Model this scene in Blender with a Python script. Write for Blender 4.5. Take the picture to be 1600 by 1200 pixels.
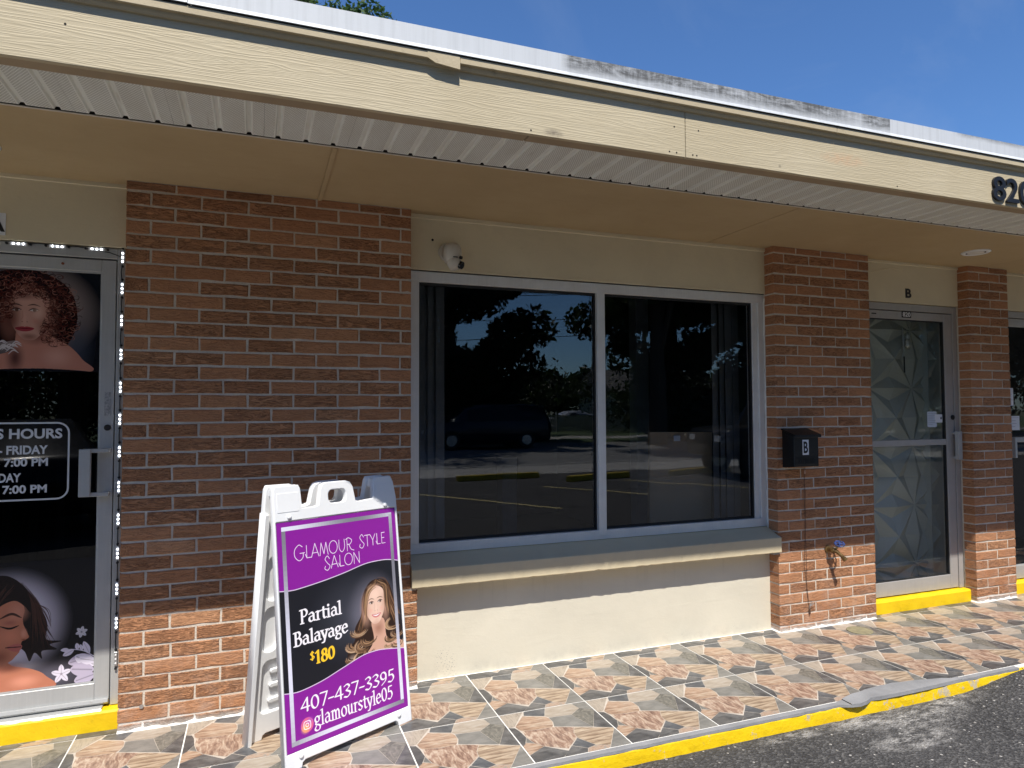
import bpy, bmesh, math, random
import numpy as np
from mathutils import Vector, Matrix, Quaternion
for o in list(bpy.data.objects): bpy.data.objects.remove(o)
scene = bpy.context.scene; COL = scene.collection
R_ = random.Random(11)
# ------------------------------------------------------------------------------- camera
yaw, pit, rol = .3605, .0378, -.0042
CAM = Vector((.57606, -3.52348, 1.44535))
fw = Vector((math.sin(yaw)*math.cos(pit), math.cos(yaw)*math.cos(pit), math.sin(pit)))
rt = Vector((math.cos(yaw), -math.sin(yaw), 0)); up = rt.cross(fw)
rt, up = rt*math.cos(rol)+up*math.sin(rol), up*math.cos(rol)-rt*math.sin(rol)
cd = bpy.data.cameras.new('camera'); cam = bpy.data.objects.new('camera', cd); COL.objects.link(cam); scene.camera = cam
cd.sensor_width = 36; cd.lens = 1055.684/1600*36; cd.clip_start = .05; cd.clip_end = 3000
cam.matrix_world = Matrix(((rt.x, up.x, -fw.x, CAM.x), (rt.y, up.y, -fw.y, CAM.y), (rt.z, up.z, -fw.z, CAM.z), (0, 0, 0, 1)))
# ------------------------------------------------------------------------------- sky and sun
SUN = Vector((-.2, -1., 1.70)).normalized()
world = bpy.data.worlds.new('World'); scene.world = world; world.use_nodes = True
wt = world.node_tree; wt.nodes.clear()
sk = wt.nodes.new('ShaderNodeTexSky'); sk.sky_type = 'NISHITA'; sk.sun_disc = False
sk.sun_elevation = math.asin(SUN.z); sk.sun_rotation = math.atan2(SUN.x, SUN.y); sk.air_density = 1.0; sk.dust_density = .1; sk.ozone_density = 5.0
bg = wt.nodes.new('ShaderNodeBackground'); bg.inputs[1].default_value = .082
wo = wt.nodes.new('ShaderNodeOutputWorld')
tc = wt.nodes.new('ShaderNodeTexCoord'); mp = wt.nodes.new('ShaderNodeMapping'); mp.inputs['Scale'].default_value = (1.2, 3.2, 3.0); mp.inputs['Rotation'].default_value = (.2, .3, .5)
nz = wt.nodes.new('ShaderNodeTexNoise'); nz.inputs['Scale'].default_value = 1.6; nz.inputs['Detail'].default_value = 9; nz.inputs['Roughness'].default_value = .62; nz.inputs['Distortion'].default_value = .6
rp = wt.nodes.new('ShaderNodeMapRange'); rp.inputs[1].default_value = .5; rp.inputs[2].default_value = .85; rp.inputs[3].default_value = 0; rp.inputs[4].default_value = .12
mx = wt.nodes.new('ShaderNodeMix'); mx.data_type = 'RGBA'; mx.inputs[7].default_value = (5.5, 6.2, 7.0, 1)
tn = wt.nodes.new('ShaderNodeMix'); tn.data_type = 'RGBA'; tn.blend_type = 'MULTIPLY'; tn.inputs[0].default_value = 1; tn.inputs[7].default_value = (.88, 1.16, 1.46, 1)   # clear deep-blue air
for a, b in ((tc.outputs['Generated'], mp.inputs[0]), (mp.outputs[0], nz.inputs[0]), (nz.outputs[0], rp.inputs[0]), (rp.outputs[0], mx.inputs[0]), (sk.outputs[0], tn.inputs[6]), (tn.outputs[2], mx.inputs[6]), (mx.outputs[2], bg.inputs[0]), (bg.outputs[0], wo.inputs[0])): wt.links.new(a, b)
sl = bpy.data.lights.new('sun', 'SUN'); sl.energy = 4.8; sl.angle = math.radians(.53); sl.color = (1, .95, .87)
so = bpy.data.objects.new('sun', sl); COL.objects.link(so); so.rotation_euler = (-SUN).to_track_quat('-Z', 'Y').to_euler(); so.location = SUN*30
vs = scene.view_settings; scene.display_settings.display_device = 'sRGB'; vs.view_transform = 'Standard'; vs.look = 'None'; vs.gamma = 1; vs.use_curve_mapping = False
vs.exposure = .38
# ------------------------------------------------------------------------------- helpers
WL = {}
def put(o, label=None, cat=None, group=None, kind=None):
    for k, v in (('label', label), ('category', cat), ('group', group), ('kind', kind)):
        if v: o[k] = v
    return o
def thing(name, label, cat, loc=(0, 0, 0), rotz=0, group=None, local=False):
    o = bpy.data.objects.new(name, None); COL.objects.link(o); o.location = loc; o.rotation_euler = (0, 0, rotz); o.empty_display_size = .1
    WL[o] = Vector((0, 0, 0)) if local else Vector(loc)
    return put(o, label, cat, group)
def link(name, me, mat=None, parent=None, center=True):
    o = bpy.data.objects.new(name, me); COL.objects.link(o)
    if mat is not None:
        me.materials.clear()
        for m in (mat if isinstance(mat, (list, tuple)) else [mat]): me.materials.append(m)
    c = Vector((0, 0, 0))
    if center and len(me.vertices):
        co = np.empty(len(me.vertices)*3, np.float32); me.vertices.foreach_get('co', co); co = co.reshape(-1, 3)
        c = Vector(((co.min(0)+co.max(0))/2).tolist()); me.transform(Matrix.Translation(-c))
    o.location = c
    if parent is not None:
        o.parent = parent; o.location = c-WL[parent]
    WL[o] = c
    return o
class MB:
    def __init__(s): s.v = []; s.f = []; s.m = []
    def add(s, vs, fs, m=0):
        b = len(s.v); s.v += [tuple(v) for v in vs]; s.f += [tuple(i+b for i in f) for f in fs]; s.m += [m]*len(fs); return s
    def box(s, x0, y0, z0, x1, y1, z1, m=0):
        return s.add([(x0, y0, z0), (x1, y0, z0), (x1, y1, z0), (x0, y1, z0), (x0, y0, z1), (x1, y0, z1), (x1, y1, z1), (x0, y1, z1)],
                     [(0, 3, 2, 1), (4, 5, 6, 7), (0, 1, 5, 4), (1, 2, 6, 5), (2, 3, 7, 6), (3, 0, 4, 7)], m)
    def prism(s, prof, a0, a1, axis='x', m=0):
        """profile of (u,v) swept along an axis: x -> (a,u,v), y -> (u,a,v), z -> (u,v,a)"""
        T = {'x': lambda a, u, v: (a, u, v), 'y': lambda a, u, v: (u, a, v), 'z': lambda a, u, v: (u, v, a)}[axis]
        n = len(prof); vs = [T(a0, *p) for p in prof]+[T(a1, *p) for p in prof]
        return s.add(vs, [tuple(range(n-1, -1, -1)), tuple(range(n, 2*n))]+[(i, (i+1) % n, n+(i+1) % n, n+i) for i in range(n)], m)
    def tube(s, path, r, n=8, m=0, capped=True):
        P = [Vector(p) for p in path]; rr = r if isinstance(r, (list, tuple)) else [r]*len(P); vs = []; fs = []
        up_ = None
        for i, p in enumerate(P):
            d = (P[min(i+1, len(P)-1)]-P[max(i-1, 0)]).normalized()
            if up_ is None: up_ = d.orthogonal().normalized()
            up_ = (up_-d*up_.dot(d)).normalized(); w = d.cross(up_)
            vs += [p+(up_*math.cos(2*math.pi*k/n)+w*math.sin(2*math.pi*k/n))*rr[i] for k in range(n)]
        for i in range(len(P)-1): fs += [(i*n+k, i*n+(k+1) % n, (i+1)*n+(k+1) % n, (i+1)*n+k) for k in range(n)]
        if capped: fs += [tuple(range(n-1, -1, -1)), tuple(range((len(P)-1)*n, len(P)*n))]
        return s.add(vs, fs, m)
    def lathe(s, prof, c=(0, 0, 0), axis='z', n=20, m=0):
        """profile of (radius, height)"""
        T = {'z': lambda r, a, h: (c[0]+r*math.cos(a), c[1]+r*math.sin(a), c[2]+h), 'y': lambda r, a, h: (c[0]+r*math.cos(a), c[1]+h, c[2]+r*math.sin(a)), 'x': lambda r, a, h: (c[0]+h, c[1]+r*math.cos(a), c[2]+r*math.sin(a))}[axis]
        vs = [T(r, 2*math.pi*k/n, h) for r, h in prof for k in range(n)]; L = len(prof)
        fs = [(i*n+k, i*n+(k+1) % n, (i+1)*n+(k+1) % n, (i+1)*n+k) for i in range(L-1) for k in range(n)]
        fs += [tuple(range(n-1, -1, -1)), tuple(range((L-1)*n, L*n))]
        return s.add(vs, fs, m)
    def mesh(s, bevel=0, smooth=False, seg=1, weld=False):
        me = bpy.data.meshes.new('part'); me.from_pydata(s.v, [], s.f)
        me.polygons.foreach_set('material_index', s.m)
        bm = bmesh.new(); bm.from_mesh(me)
        if weld: bmesh.ops.remove_doubles(bm, verts=bm.verts, dist=1e-5)
        bmesh.ops.recalc_face_normals(bm, faces=bm.faces)
        if bevel:
            ed = [e for e in bm.edges if len(e.link_faces) == 2 and e.calc_face_angle(0) > .5]
            bmesh.ops.bevel(bm, geom=ed, offset=bevel, segments=seg, affect='EDGES', clamp_overlap=True)
        bm.to_mesh(me); bm.free()
        if smooth: me.polygons.foreach_set('use_smooth', [True]*len(me.polygons))
        me.update(); return me
    def build(s, name, mat, parent=None, bevel=0, smooth=False, seg=1):
        return link(name, s.mesh(bevel, smooth, seg), mat, parent)
def shape2d(polys, thick, bevel=0, name='outline'):
    """flat outline (with holes) given thickness, in the XY plane, z from -thick/2 to thick/2"""
    cu = bpy.data.curves.new(name, 'CURVE'); cu.dimensions = '2D'; cu.fill_mode = 'BOTH'; cu.extrude = max(0, thick/2-bevel); cu.bevel_depth = bevel; cu.bevel_resolution = 1; cu.offset = -bevel
    for P in polys:
        sp = cu.splines.new('POLY'); sp.points.add(len(P)-1); sp.use_cyclic_u = True
        for i, p in enumerate(P): sp.points[i].co = (p[0], p[1], 0, 1)
    return curve_mesh(cu)
def curve_mesh(cu):
    o = bpy.data.objects.new('outline', cu); COL.objects.link(o); bpy.context.view_layer.update()
    me = bpy.data.meshes.new_from_object(o.evaluated_get(bpy.context.evaluated_depsgraph_get()))
    bpy.data.objects.remove(o); bpy.data.curves.remove(cu); return me
def text_mesh(body, size, extrude=.0005, offset=0, bevel=0):
    cu = bpy.data.curves.new('letters', 'FONT'); cu.body = body; cu.size = size; cu.extrude = extrude; cu.offset = offset; cu.bevel_depth = bevel; cu.resolution_u = 4
    return curve_mesh(cu)
def fit_text(body, x0, x1, z0, z1, y, mat, name, parent, extrude=.0006, offset=0., bevel=0):
    """lettering standing on a wall facing -Y, stretched to the box x0..x1, z0..z1"""
    me = text_mesh(body, .1, extrude, offset, bevel)
    co = np.empty(len(me.vertices)*3, np.float32); me.vertices.foreach_get('co', co); co = co.reshape(-1, 3); a, b = co.min(0), co.max(0)
    out = np.stack([x0+(co[:, 0]-a[0])/(b[0]-a[0])*(x1-x0), y-(co[:, 2]-a[2]), z0+(co[:, 1]-a[1])/(b[1]-a[1])*(z1-z0)], 1)
    me.vertices.foreach_set('co', out.astype(np.float32).ravel()); me.update()
    return link(name, me, mat, parent)
# ------------------------------------------------------------------------------- materials
class NT:
    def __init__(s, name):
        s.m = bpy.data.materials.new(name); s.m.use_nodes = True; s.t = s.m.node_tree; s.b = s.t.nodes['Principled BSDF']; s.out = s.t.nodes['Material Output']
    def n(s, typ, **k):
        nd = s.t.nodes.new('ShaderNode'+typ)
        for a, v in k.items():
            if a.startswith('_'): setattr(nd, a[1:], v)
            else: s.set(nd.inputs[int(a[1:]) if a[0] == 'i' and a[1:].isdigit() else a.replace('__', ' ')], v)
        return nd
    def set(s, sock, v):
        if isinstance(v, bpy.types.NodeSocket): s.t.links.new(v, sock)
        elif isinstance(v, bpy.types.Node): s.t.links.new(v.outputs[0], sock)
        elif isinstance(v, (tuple, list)) and len(v) == 3 and sock.type == 'RGBA': sock.default_value = (*v, 1)
        else: sock.default_value = v
    def coords(s, kind='Object', scale=(1, 1, 1), rand=0, rot=(0, 0, 0)):
        v = s.n('NewGeometry').outputs['Position'] if kind == 'World' else s.n('TexCoord').outputs[kind]
        if rand:
            r = s.n('VectorMath', _operation='SCALE', i0=(17.3, 9.1, 23.7)); s.set(r.inputs['Scale'], s.n('ObjectInfo').outputs['Random'])
            v = s.n('VectorMath', _operation='ADD', i0=v, i1=r.outputs[0]).outputs[0]
        return s.n('Mapping', Vector=v, Scale=scale, Rotation=rot).outputs[0]
    def noise(s, vec, scale, detail=6, rough=.55, dist=0):
        return s.n('TexNoise', Vector=vec, Scale=scale, Detail=detail, Roughness=rough, Distortion=dist).outputs[0]
    def ramp(s, fac, stops, mode='LINEAR'):
        r = s.n('ValToRGB', Fac=fac); e = r.color_ramp.elements; r.color_ramp.interpolation = mode
        while len(e) < len(stops): e.new(.5)
        for i, (p, c) in enumerate(stops): e[i].position = p; e[i].color = (*c, 1) if len(c) == 3 else c
        return r.outputs[0]
    def mix(s, fac, a, b, mode='MIX'):
        m = s.n('Mix', _data_type='RGBA', _blend_type=mode); s.set(m.inputs[0], fac); s.set(m.inputs[6], a); s.set(m.inputs[7], b); return m.outputs[2]
    def rng(s, v, a, b, c=0, d=1):
        return s.n('MapRange', Value=v, From__Min=a, From__Max=b, To__Min=c, To__Max=d).outputs[0]
    def math(s, op, a, b=0, c=0):
        m = s.n('Math', _operation=op); s.set(m.inputs[0], a); s.set(m.inputs[1], b); s.set(m.inputs[2], c); return m.outputs[0]
    def done(s, color, rough=.6, metal=0, bump=None, dist=.002, strength=1, spec=.5):
        s.set(s.b.inputs['Base Color'], color); s.set(s.b.inputs['Roughness'], rough); s.set(s.b.inputs['Metallic'], metal); s.set(s.b.inputs['Specular IOR Level'], spec)
        if bump is not None: s.set(s.b.inputs['Normal'], s.n('Bump', Height=bump, Distance=dist, Strength=strength).outputs[0])
        return s.m
def plain(name, c, rough=.6, metal=0, var=.12, scale=9, bump=.0004, spec=.5):
    t = NT(name); v = t.coords(); f = t.noise(v, scale, 7); k = 1+var
    col = t.ramp(f, [(.3, tuple(x*(1-var) for x in c)), (.7, tuple(min(1, x*k) for x in c))])
    return t.done(col, t.rng(f, .2, .8, rough*.85, min(1, rough*1.15)), metal, t.noise(v, scale*14, 3), bump, .6, spec)
def mat_brick():
    t = NT('brick'); v = t.coords('Object', rand=1); rnd = t.n('ObjectInfo').outputs['Random']
    base = t.ramp(rnd, [(0, (.45, .208, .106)), (.3, (.50, .238, .122)), (.6, (.53, .258, .134)), (.85, (.48, .222, .113)), (1, (.57, .30, .163))])
    m1 = t.noise(v, 14, 8, .65); col = t.mix(t.rng(m1, .35, .75, 0, .5), base, (.56, .29, .15))
    m2 = t.noise(v, 34, 6, .7); col = t.mix(t.rng(m2, .58, .78, 0, .6), col, (.23, .105, .05))
    vs_ = t.coords('Object', (17, 17, 84), 1); rug = t.noise(vs_, 1., 5, .65, 2.2); rug2 = t.noise(t.coords('Object', (42, 42, 160), 1), 1., 4, .6, .8)
    cut = t.rng(rug, .38, .56); rough_amt = t.math('GREATER_THAN', t.math('FRACT', t.math('MULTIPLY', rnd, 7.31)), .42)
    amt = t.math('ADD', t.math('MULTIPLY', rough_amt, .45), .4)
    h = t.math('ADD', t.math('MULTIPLY', cut, amt), t.math('MULTIPLY', rug2, .35)); h = t.math('ADD', h, t.math('MULTIPLY', t.noise(v, 260, 3), .25))
    col = t.mix(t.math('MULTIPLY', t.rng(cut, .0, .55, .8, 0), amt), col, (.125, .055, .03))
    w = t.coords('World'); pz = t.n('SeparateXYZ', Vector=w).outputs[2]
    lime = t.math('MULTIPLY', t.rng(pz, .0, .42, .9, 0), t.rng(t.noise(w, 9, 8, .7), .46, .72)); col = t.mix(t.math('MULTIPLY', lime, .55), col, (.62, .52, .45))
    foot = t.math('MULTIPLY', t.rng(t.math('SUBTRACT', pz, t.math('MULTIPLY', t.noise(w, 13, 7, .7), .075)), -.03, .0, 1, 0), .8); col = t.mix(foot, col, (.66, .64, .6))
    soot = t.rng(t.noise(t.coords('World', (3.2, 1, 1.7)), 1, 6, .6), .62, .8, 0, .4); col = t.mix(soot, col, (.17, .08, .045))
    return t.done(col, .88, 0, h, .006, 1, .25)
def mat_mortar():
    t = NT('mortar'); v = t.coords('World'); f = t.noise(v, 22, 8, .7); col = t.ramp(f, [(.3, (.53, .465, .385)), (.55, (.64, .57, .48)), (.75, (.74, .675, .58))])
    pz = t.n('SeparateXYZ', Vector=v).outputs[2]; foot = t.rng(t.math('SUBTRACT', pz, t.math('MULTIPLY', t.noise(v, 13, 7, .7), .09)), -.03, .0, 1, 0); col = t.mix(foot, col, (.72, .71, .68))
    return t.done(col, .92, 0, t.noise(v, 120, 5), .004, .8, .2)
def mat_stucco(name, c, dirt=.25):
    t = NT(name); v = t.coords('World'); big = t.noise(v, 1.7, 7, .6, .4); fine = t.noise(v, 46, 6, .65)
    col = t.mix(t.rng(big, .35, .7, 0, 1), tuple(x*.92 for x in c), tuple(min(1, x*1.05) for x in c)); col = t.mix(t.rng(t.noise(v, 7, 8, .7), .58, .8, 0, dirt), col, tuple(x*.62 for x in c))
    if name == 'cream_wall_paint':
        sp = t.n('SeparateXYZ', Vector=v); spk = t.rng(t.noise(v, 150, 3, .6), .60, .66)
        for cx, cz, r in ((1.545, .085, .085), (1.58, .03, .05), (3.06, .045, .02), (3.45, .05, .018), (2.2, .29, .015), (3.66, .1, .012)):
            d = t.math('ADD', t.math('POWER', t.math('DIVIDE', t.math('SUBTRACT', sp.outputs[0], cx), r*.8), 2), t.math('POWER', t.math('DIVIDE', t.math('SUBTRACT', sp.outputs[2], cz), r), 2)); col = t.mix(t.math('MULTIPLY', t.rng(d, 1, .2, 0, .85), spk), col, (.16, .16, .16))
        col = t.mix(t.math('MULTIPLY', t.rng(sp.outputs[2], .0, .09, .5, 0), t.rng(t.noise(v, 12, 8, .75), .45, .7)), col, (.42, .39, .33))
        col = t.mix(t.math('MULTIPLY', t.rng(sp.outputs[2], .3, .52, 0, .35), t.rng(t.noise(t.coords('World', (26, 1, 1.4)), 1, 6, .7), .55, .75)), col, (.40, .36, .28))
    trow = t.noise(t.coords('World', (1.3, 1, 5)), 3, 5, .6, 1.2); h = t.math('ADD', t.math('MULTIPLY', trow, .7), t.math('MULTIPLY', fine, .4))
    return t.done(col, .8, 0, h, .004, .4, .3)
def mat_fascia():
    t = NT('embossed_fascia_paint'); v = t.coords('World', (1.0, 1, 20), rot=(0, .012, 0)); warp = t.noise(v, 1.3, 4, .5, .7)
    vec = t.n('VectorMath', _operation='ADD', i0=v, i1=t.n('CombineXYZ', Z=t.math('MULTIPLY', warp, 2.4)).outputs[0]).outputs[0]
    wv = t.n('TexWave', Vector=vec, Scale=1.25, Distortion=2.2, Detail=4, Detail__Scale=.9, Detail__Roughness=.65, _wave_type='BANDS', _bands_direction='Z').outputs[1]
    fine = t.noise(t.coords('World', (3, 1, 130)), 1., 4, .6, .5); h = t.math('ADD', t.math('POWER', wv, 2.2), t.math('MULTIPLY', fine, .55))
    w = t.coords('World'); col = t.mix(t.rng(t.noise(w, 2.1, 7, .65), .4, .72, 0, 1), (.50, .425, .285), (.55, .475, .33))
    col = t.mix(t.rng(t.noise(w, 9, 9, .75), .66, .8, 0, .4), col, (.33, .26, .17))
    px = t.n('SeparateXYZ', Vector=w)
    for cx, cz, rx, rz, c, a in ((1.64, 2.515, .05, .018, (.16, .13, .10), .75), (3.12, 2.60, .16, .035, (.62, .36, .2), .45), (2.74, 2.52, .01, .01, (.1, .08, .06), .6)):
        d = t.math('ADD', t.math('POWER', t.math('DIVIDE', t.math('SUBTRACT', px.outputs[0], cx), rx), 2), t.math('POWER', t.math('DIVIDE', t.math('SUBTRACT', px.outputs[2], cz), rz), 2))
        col = t.mix(t.math('MULTIPLY', t.rng(d, 1, 0, 0, a), t.rng(t.noise(w, 40, 6), .3, .6)), col, c)
    return t.done(col, .62, 0, h, .001, .5, .35)
def mat_trim():
    t = NT('tan_trim_paint'); w = t.coords('World'); col = t.mix(t.rng(t.noise(w, 3, 7, .65), .4, .72, 0, 1), (.48, .40, .265), (.54, .46, .315))
    col = t.mix(t.rng(t.noise(t.coords('World', (4, 4, 9)), 4, 9, .78), .58, .72, 0, .75), col, (.14, .11, .075)); return t.done(col, .65, 0, t.noise(w, 60, 5), .002, .5, .35)
def mat_ceiling():
    t = NT('tan_ceiling_paint'); w = t.coords('World'); col = t.mix(t.rng(t.noise(w, 1.2, 7, .6), .35, .7, 0, 1), (.43, .32, .178), (.50, .38, .222)); col = t.mix(t.rng(t.noise(t.coords('World', (2, 9, 1)), 3, 6, .6), .5, .8, 0, .35), col, (.40, .295, .155))
    return t.done(col, .75, 0, t.noise(t.coords('World', (1, 3, 1)), 40, 5), .0025, .5, .3)
def mat_soffit():
    t = NT('perforated_vinyl'); w = t.coords('World'); sp = t.n('SeparateXYZ', Vector=w)
    row = t.math('DIVIDE', sp.outputs[1], .0075); fx = t.math('SUBTRACT', t.math('FRACT', t.math('ADD', t.math('DIVIDE', sp.outputs[0], .0105), t.math('MULTIPLY', t.math('FLOOR', row), .5))), .5)
    fy = t.math('SUBTRACT', t.math('FRACT', row), .5); d = t.math('SQRT', t.math('ADD', t.math('POWER', fx, 2), t.math('POWER', fy, 2)))
    rib = t.math('ABSOLUTE', t.math('SUBTRACT', t.math('FRACT', t.math('DIVIDE', t.math('ADD', sp.outputs[0], .2015), .1055)), .5)); pan = t.math('LESS_THAN', rib, .36)
    hole = t.math('MULTIPLY', t.rng(d, .28, .38, 1, 0), pan)
    col = t.mix(t.rng(t.noise(t.coords('World', (6, 1.5, 1)), 2, 7, .65), .42, .7, 0, .8), (.83, .85, .81), (.72, .72, .66)); col = t.mix(t.rng(t.noise(t.coords('World', (30, 3, 1)), 1, 6, .7), .62, .8, 0, .6), col, (.3, .24, .19))
    col = t.mix(t.math('MULTIPLY', hole, .62), col, (.14, .12, .1)); return t.done(col, .5, 0, t.math('MULTIPLY', hole, -1), .001, .6, .4)
def mat_roof_metal():
    t = NT('mildewed_white_metal'); w = t.coords('World'); sp = t.n('SeparateXYZ', Vector=w); x, z = sp.outputs[0], sp.outputs[2]
    col = t.mix(t.rng(t.noise(t.coords('World', (60, 1, 2)), 1, 5, .6), .45, .75, 0, .6), (.62, .645, .67), (.50, .52, .535))
    n1 = t.noise(t.coords('World', (6, 6, 30)), 1, 12, .84, .8); n2 = t.noise(t.coords('World', (55, 55, 9)), 1, 6, .7)
    zone = t.math('MULTIPLY', t.rng(x, 1.66, 1.70), t.rng(x, 3.0, 3.35, 1, 0)); z2 = t.math('MULTIPLY', t.rng(x, 3.2, 3.22), t.rng(x, 3.38, 3.385, 1, 0)); z3 = t.math('MULTIPLY', t.rng(x, 3.8, 3.9), t.rng(z, 2.795, 2.83))
    zone = t.math('MINIMUM', t.math('ADD', t.math('ADD', zone, t.math('MULTIPLY', z2, .9)), z3), 1)
    st = t.math('MULTIPLY', t.rng(t.math('ADD', t.math('MULTIPLY', n1, .72), t.math('MULTIPLY', n2, .28)), .35, .55), zone)
    st = t.math('MULTIPLY', st, t.rng(z, 2.757, 2.785, .25, 1)); col = t.mix(t.math('MULTIPLY', st, .9), col, (.075, .072, .065))
    return t.done(col, .42, 0, n1, .001, .3, .5)
def mat_alu(name, c=(.74, .745, .735), rough=.4):
    t = NT(name); v = t.coords('World', (3, 3, 3)); f = t.noise(t.coords('World', (160, 160, 3)), 1, 4, .6)
    g = t.noise(v, 2, 6, .65); col = t.mix(t.rng(g, .4, .75, 0, .5), c, tuple(x*.72 for x in c)); col = t.mix(t.rng(f, .4, .8, 0, .3), col, tuple(min(1, x*1.2) for x in c))
    return t.done(col, t.rng(g, .3, .7, rough*.8, rough*1.3), .25, f, .0004, .4)
def mat_yellow(name, worn):
    t = NT(name); w = t.coords('World'); col = t.mix(t.rng(t.noise(w, 5, 7, .6), .35, .7, 0, 1), (.72, .47, .003), (.84, .58, .006))
    px = t.n('SeparateXYZ', Vector=w).outputs[0]
    if worn:
        k = t.rng(px, 2.2, 4.2, .63, .53); n = t.noise(w, 17, 9, .74); d = t.math('SUBTRACT', n, k); col = t.mix(t.rng(d, 0, .03, 0, .9), col, (.46, .41, .32)); col = t.mix(t.rng(t.noise(t.coords('World', (1, 1, 2)), 30, 8, .75), .62, .72, 0, .8), col, (.13, .11, .07))
    else: col = t.mix(t.rng(t.noise(w, 24, 10, .8), .57, .7, 0, .5), col, (.3, .22, .02))
    return t.done(col, .55, 0, t.noise(w, 34, 7, .7), .006 if worn else .003, .7, .4)
def mat_asphalt():
    t = NT('asphalt'); w = t.coords('World'); f = t.noise(w, 2.2, 7, .6); col = t.mix(t.rng(f, .3, .7), (.045, .044, .045), (.072, .07, .07))
    vo = t.n('TexVoronoi', Vector=w, Scale=95); g = t.rng(t.n('SeparateColor', Color=vo.outputs['Color']).outputs[0], .55, 1, 0, .75); col = t.mix(g, col, (.16, .155, .15))
    vo2 = t.n('TexVoronoi', Vector=w, Scale=58); ch = t.math('MULTIPLY', t.math('GREATER_THAN', t.n('SeparateColor', Color=vo2.outputs['Color']).outputs[1], .955), t.math('LESS_THAN', vo2.outputs['Distance'], .33)); col = t.mix(ch, col, (.42, .40, .37))
    sp = t.n('SeparateXYZ', Vector=w); spl = None
    for cx, cy, rx, ry in ((3.36, -1.0, .3, .07), (3.62, -1.06, .34, .12), (3.42, -1.22, .26, .09), (3.9, -1.0, .3, .06), (2.95, -1.0, .25, .04)):
        d = t.math('ADD', t.math('POWER', t.math('DIVIDE', t.math('SUBTRACT', sp.outputs[0], cx), rx), 2), t.math('POWER', t.math('DIVIDE', t.math('SUBTRACT', sp.outputs[1], cy), ry), 2)); q = t.rng(d, 1.2, 0, 0, 1); spl = q if spl is None else t.math('MAXIMUM', spl, q)
    sm = t.math('MULTIPLY', spl, t.rng(t.noise(t.coords('World', (6, 14, 6), rot=(0, 0, .3)), 1.6, 10, .82), .44, .62)); col = t.mix(t.math('MULTIPLY', sm, .8), col, (.55, .53, .5))
    return t.done(col, .9, 0, t.math('ADD', vo.outputs['Distance'], t.noise(w, 60, 6)), .012, .8, .3)
def mat_stone(name, c0, c1, c2, dark, stretch=(4, 30, 1), rot=0., dist=1.2, lines=.5):
    t = NT(name); v = t.coords('Object', stretch, rot=(0, 0, rot)); f = t.noise(v, 1.6, 8, .62, dist); g = t.noise(t.coords('Object'), 16, 7, .65)
    f2 = t.math('ADD', t.math('MULTIPLY', f, .7), t.math('MULTIPLY', t.noise(t.coords('Object', tuple(s_*2.6 for s_ in stretch), rot=(0, 0, rot)), 1.6, 6, .65, dist*.5), .3)); col = t.ramp(f2, [(.38, c0), (.5, c1), (.6, c2)]); col = t.mix(t.rng(g, .52, .78, 0, lines), col, dark); col = t.mix(t.rng(t.noise(t.coords('World'), 3, 8, .7), .5, .78, 0, .22), col, (.52, .48, .42))
    return t.done(col, t.rng(g, .3, .7, .3, .48), 0, f, .0008, .5, .5)
def mat_glass(name, tint, base=.045, rough=0.0):
    t = NT(name); t.t.nodes.remove(t.b); lw = t.n('LayerWeight', Blend=.5); f = t.math('POWER', lw.outputs['Facing'], 5); f = t.math('ADD', t.math('MULTIPLY', f, 1-base), base)
    tr = t.n('BsdfTransparent', Color=tint); wv = t.n('Bump', Height=t.noise(t.coords('World'), 1.7, 2, .5), Distance=.006, Strength=.1); gl = t.n('BsdfGlossy', Color=(1, 1, 1), Roughness=rough, Normal=wv); ms = t.n('MixShader', Fac=f); t.t.links.new(tr.outputs[0], ms.inputs[1]); t.t.links.new(gl.outputs[0], ms.inputs[2]); t.t.links.new(ms.outputs[0], t.out.inputs[0]); return t.m
def mat_emit(name, c, s):
    t = NT(name); t.set(t.b.inputs['Emission Color'], c); t.b.inputs['Emission Strength'].default_value = s; t.set(t.b.inputs['Base Color'], c); return t.m
def mat_print(name, cv, rough=.3):
    t = NT(name); im = cv.image(name); tx = t.n('TexImage', Vector=t.n('UVMap').outputs[0]); tx.image = im; tx.extension = 'EXTEND'; return t.done(tx.outputs[0], rough, 0, None, spec=.5)
def mat_leaf(name, a, b):
    t = NT(name); rnd = t.n('NewGeometry').outputs['Random Per Island']; col = t.ramp(rnd, [(0, a), (1, b)]); t.done(col, .55, spec=.3); t.b.inputs['Subsurface Weight'].default_value = 0
    tl = t.n('BsdfTranslucent', Color=tuple(min(1, x*1.5) for x in b)); ms = t.n('MixShader', Fac=.25); t.t.links.new(t.b.outputs[0], ms.inputs[1]); t.t.links.new(tl.outputs[0], ms.inputs[2]); t.t.links.new(ms.outputs[0], t.out.inputs[0]); return t.m
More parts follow.
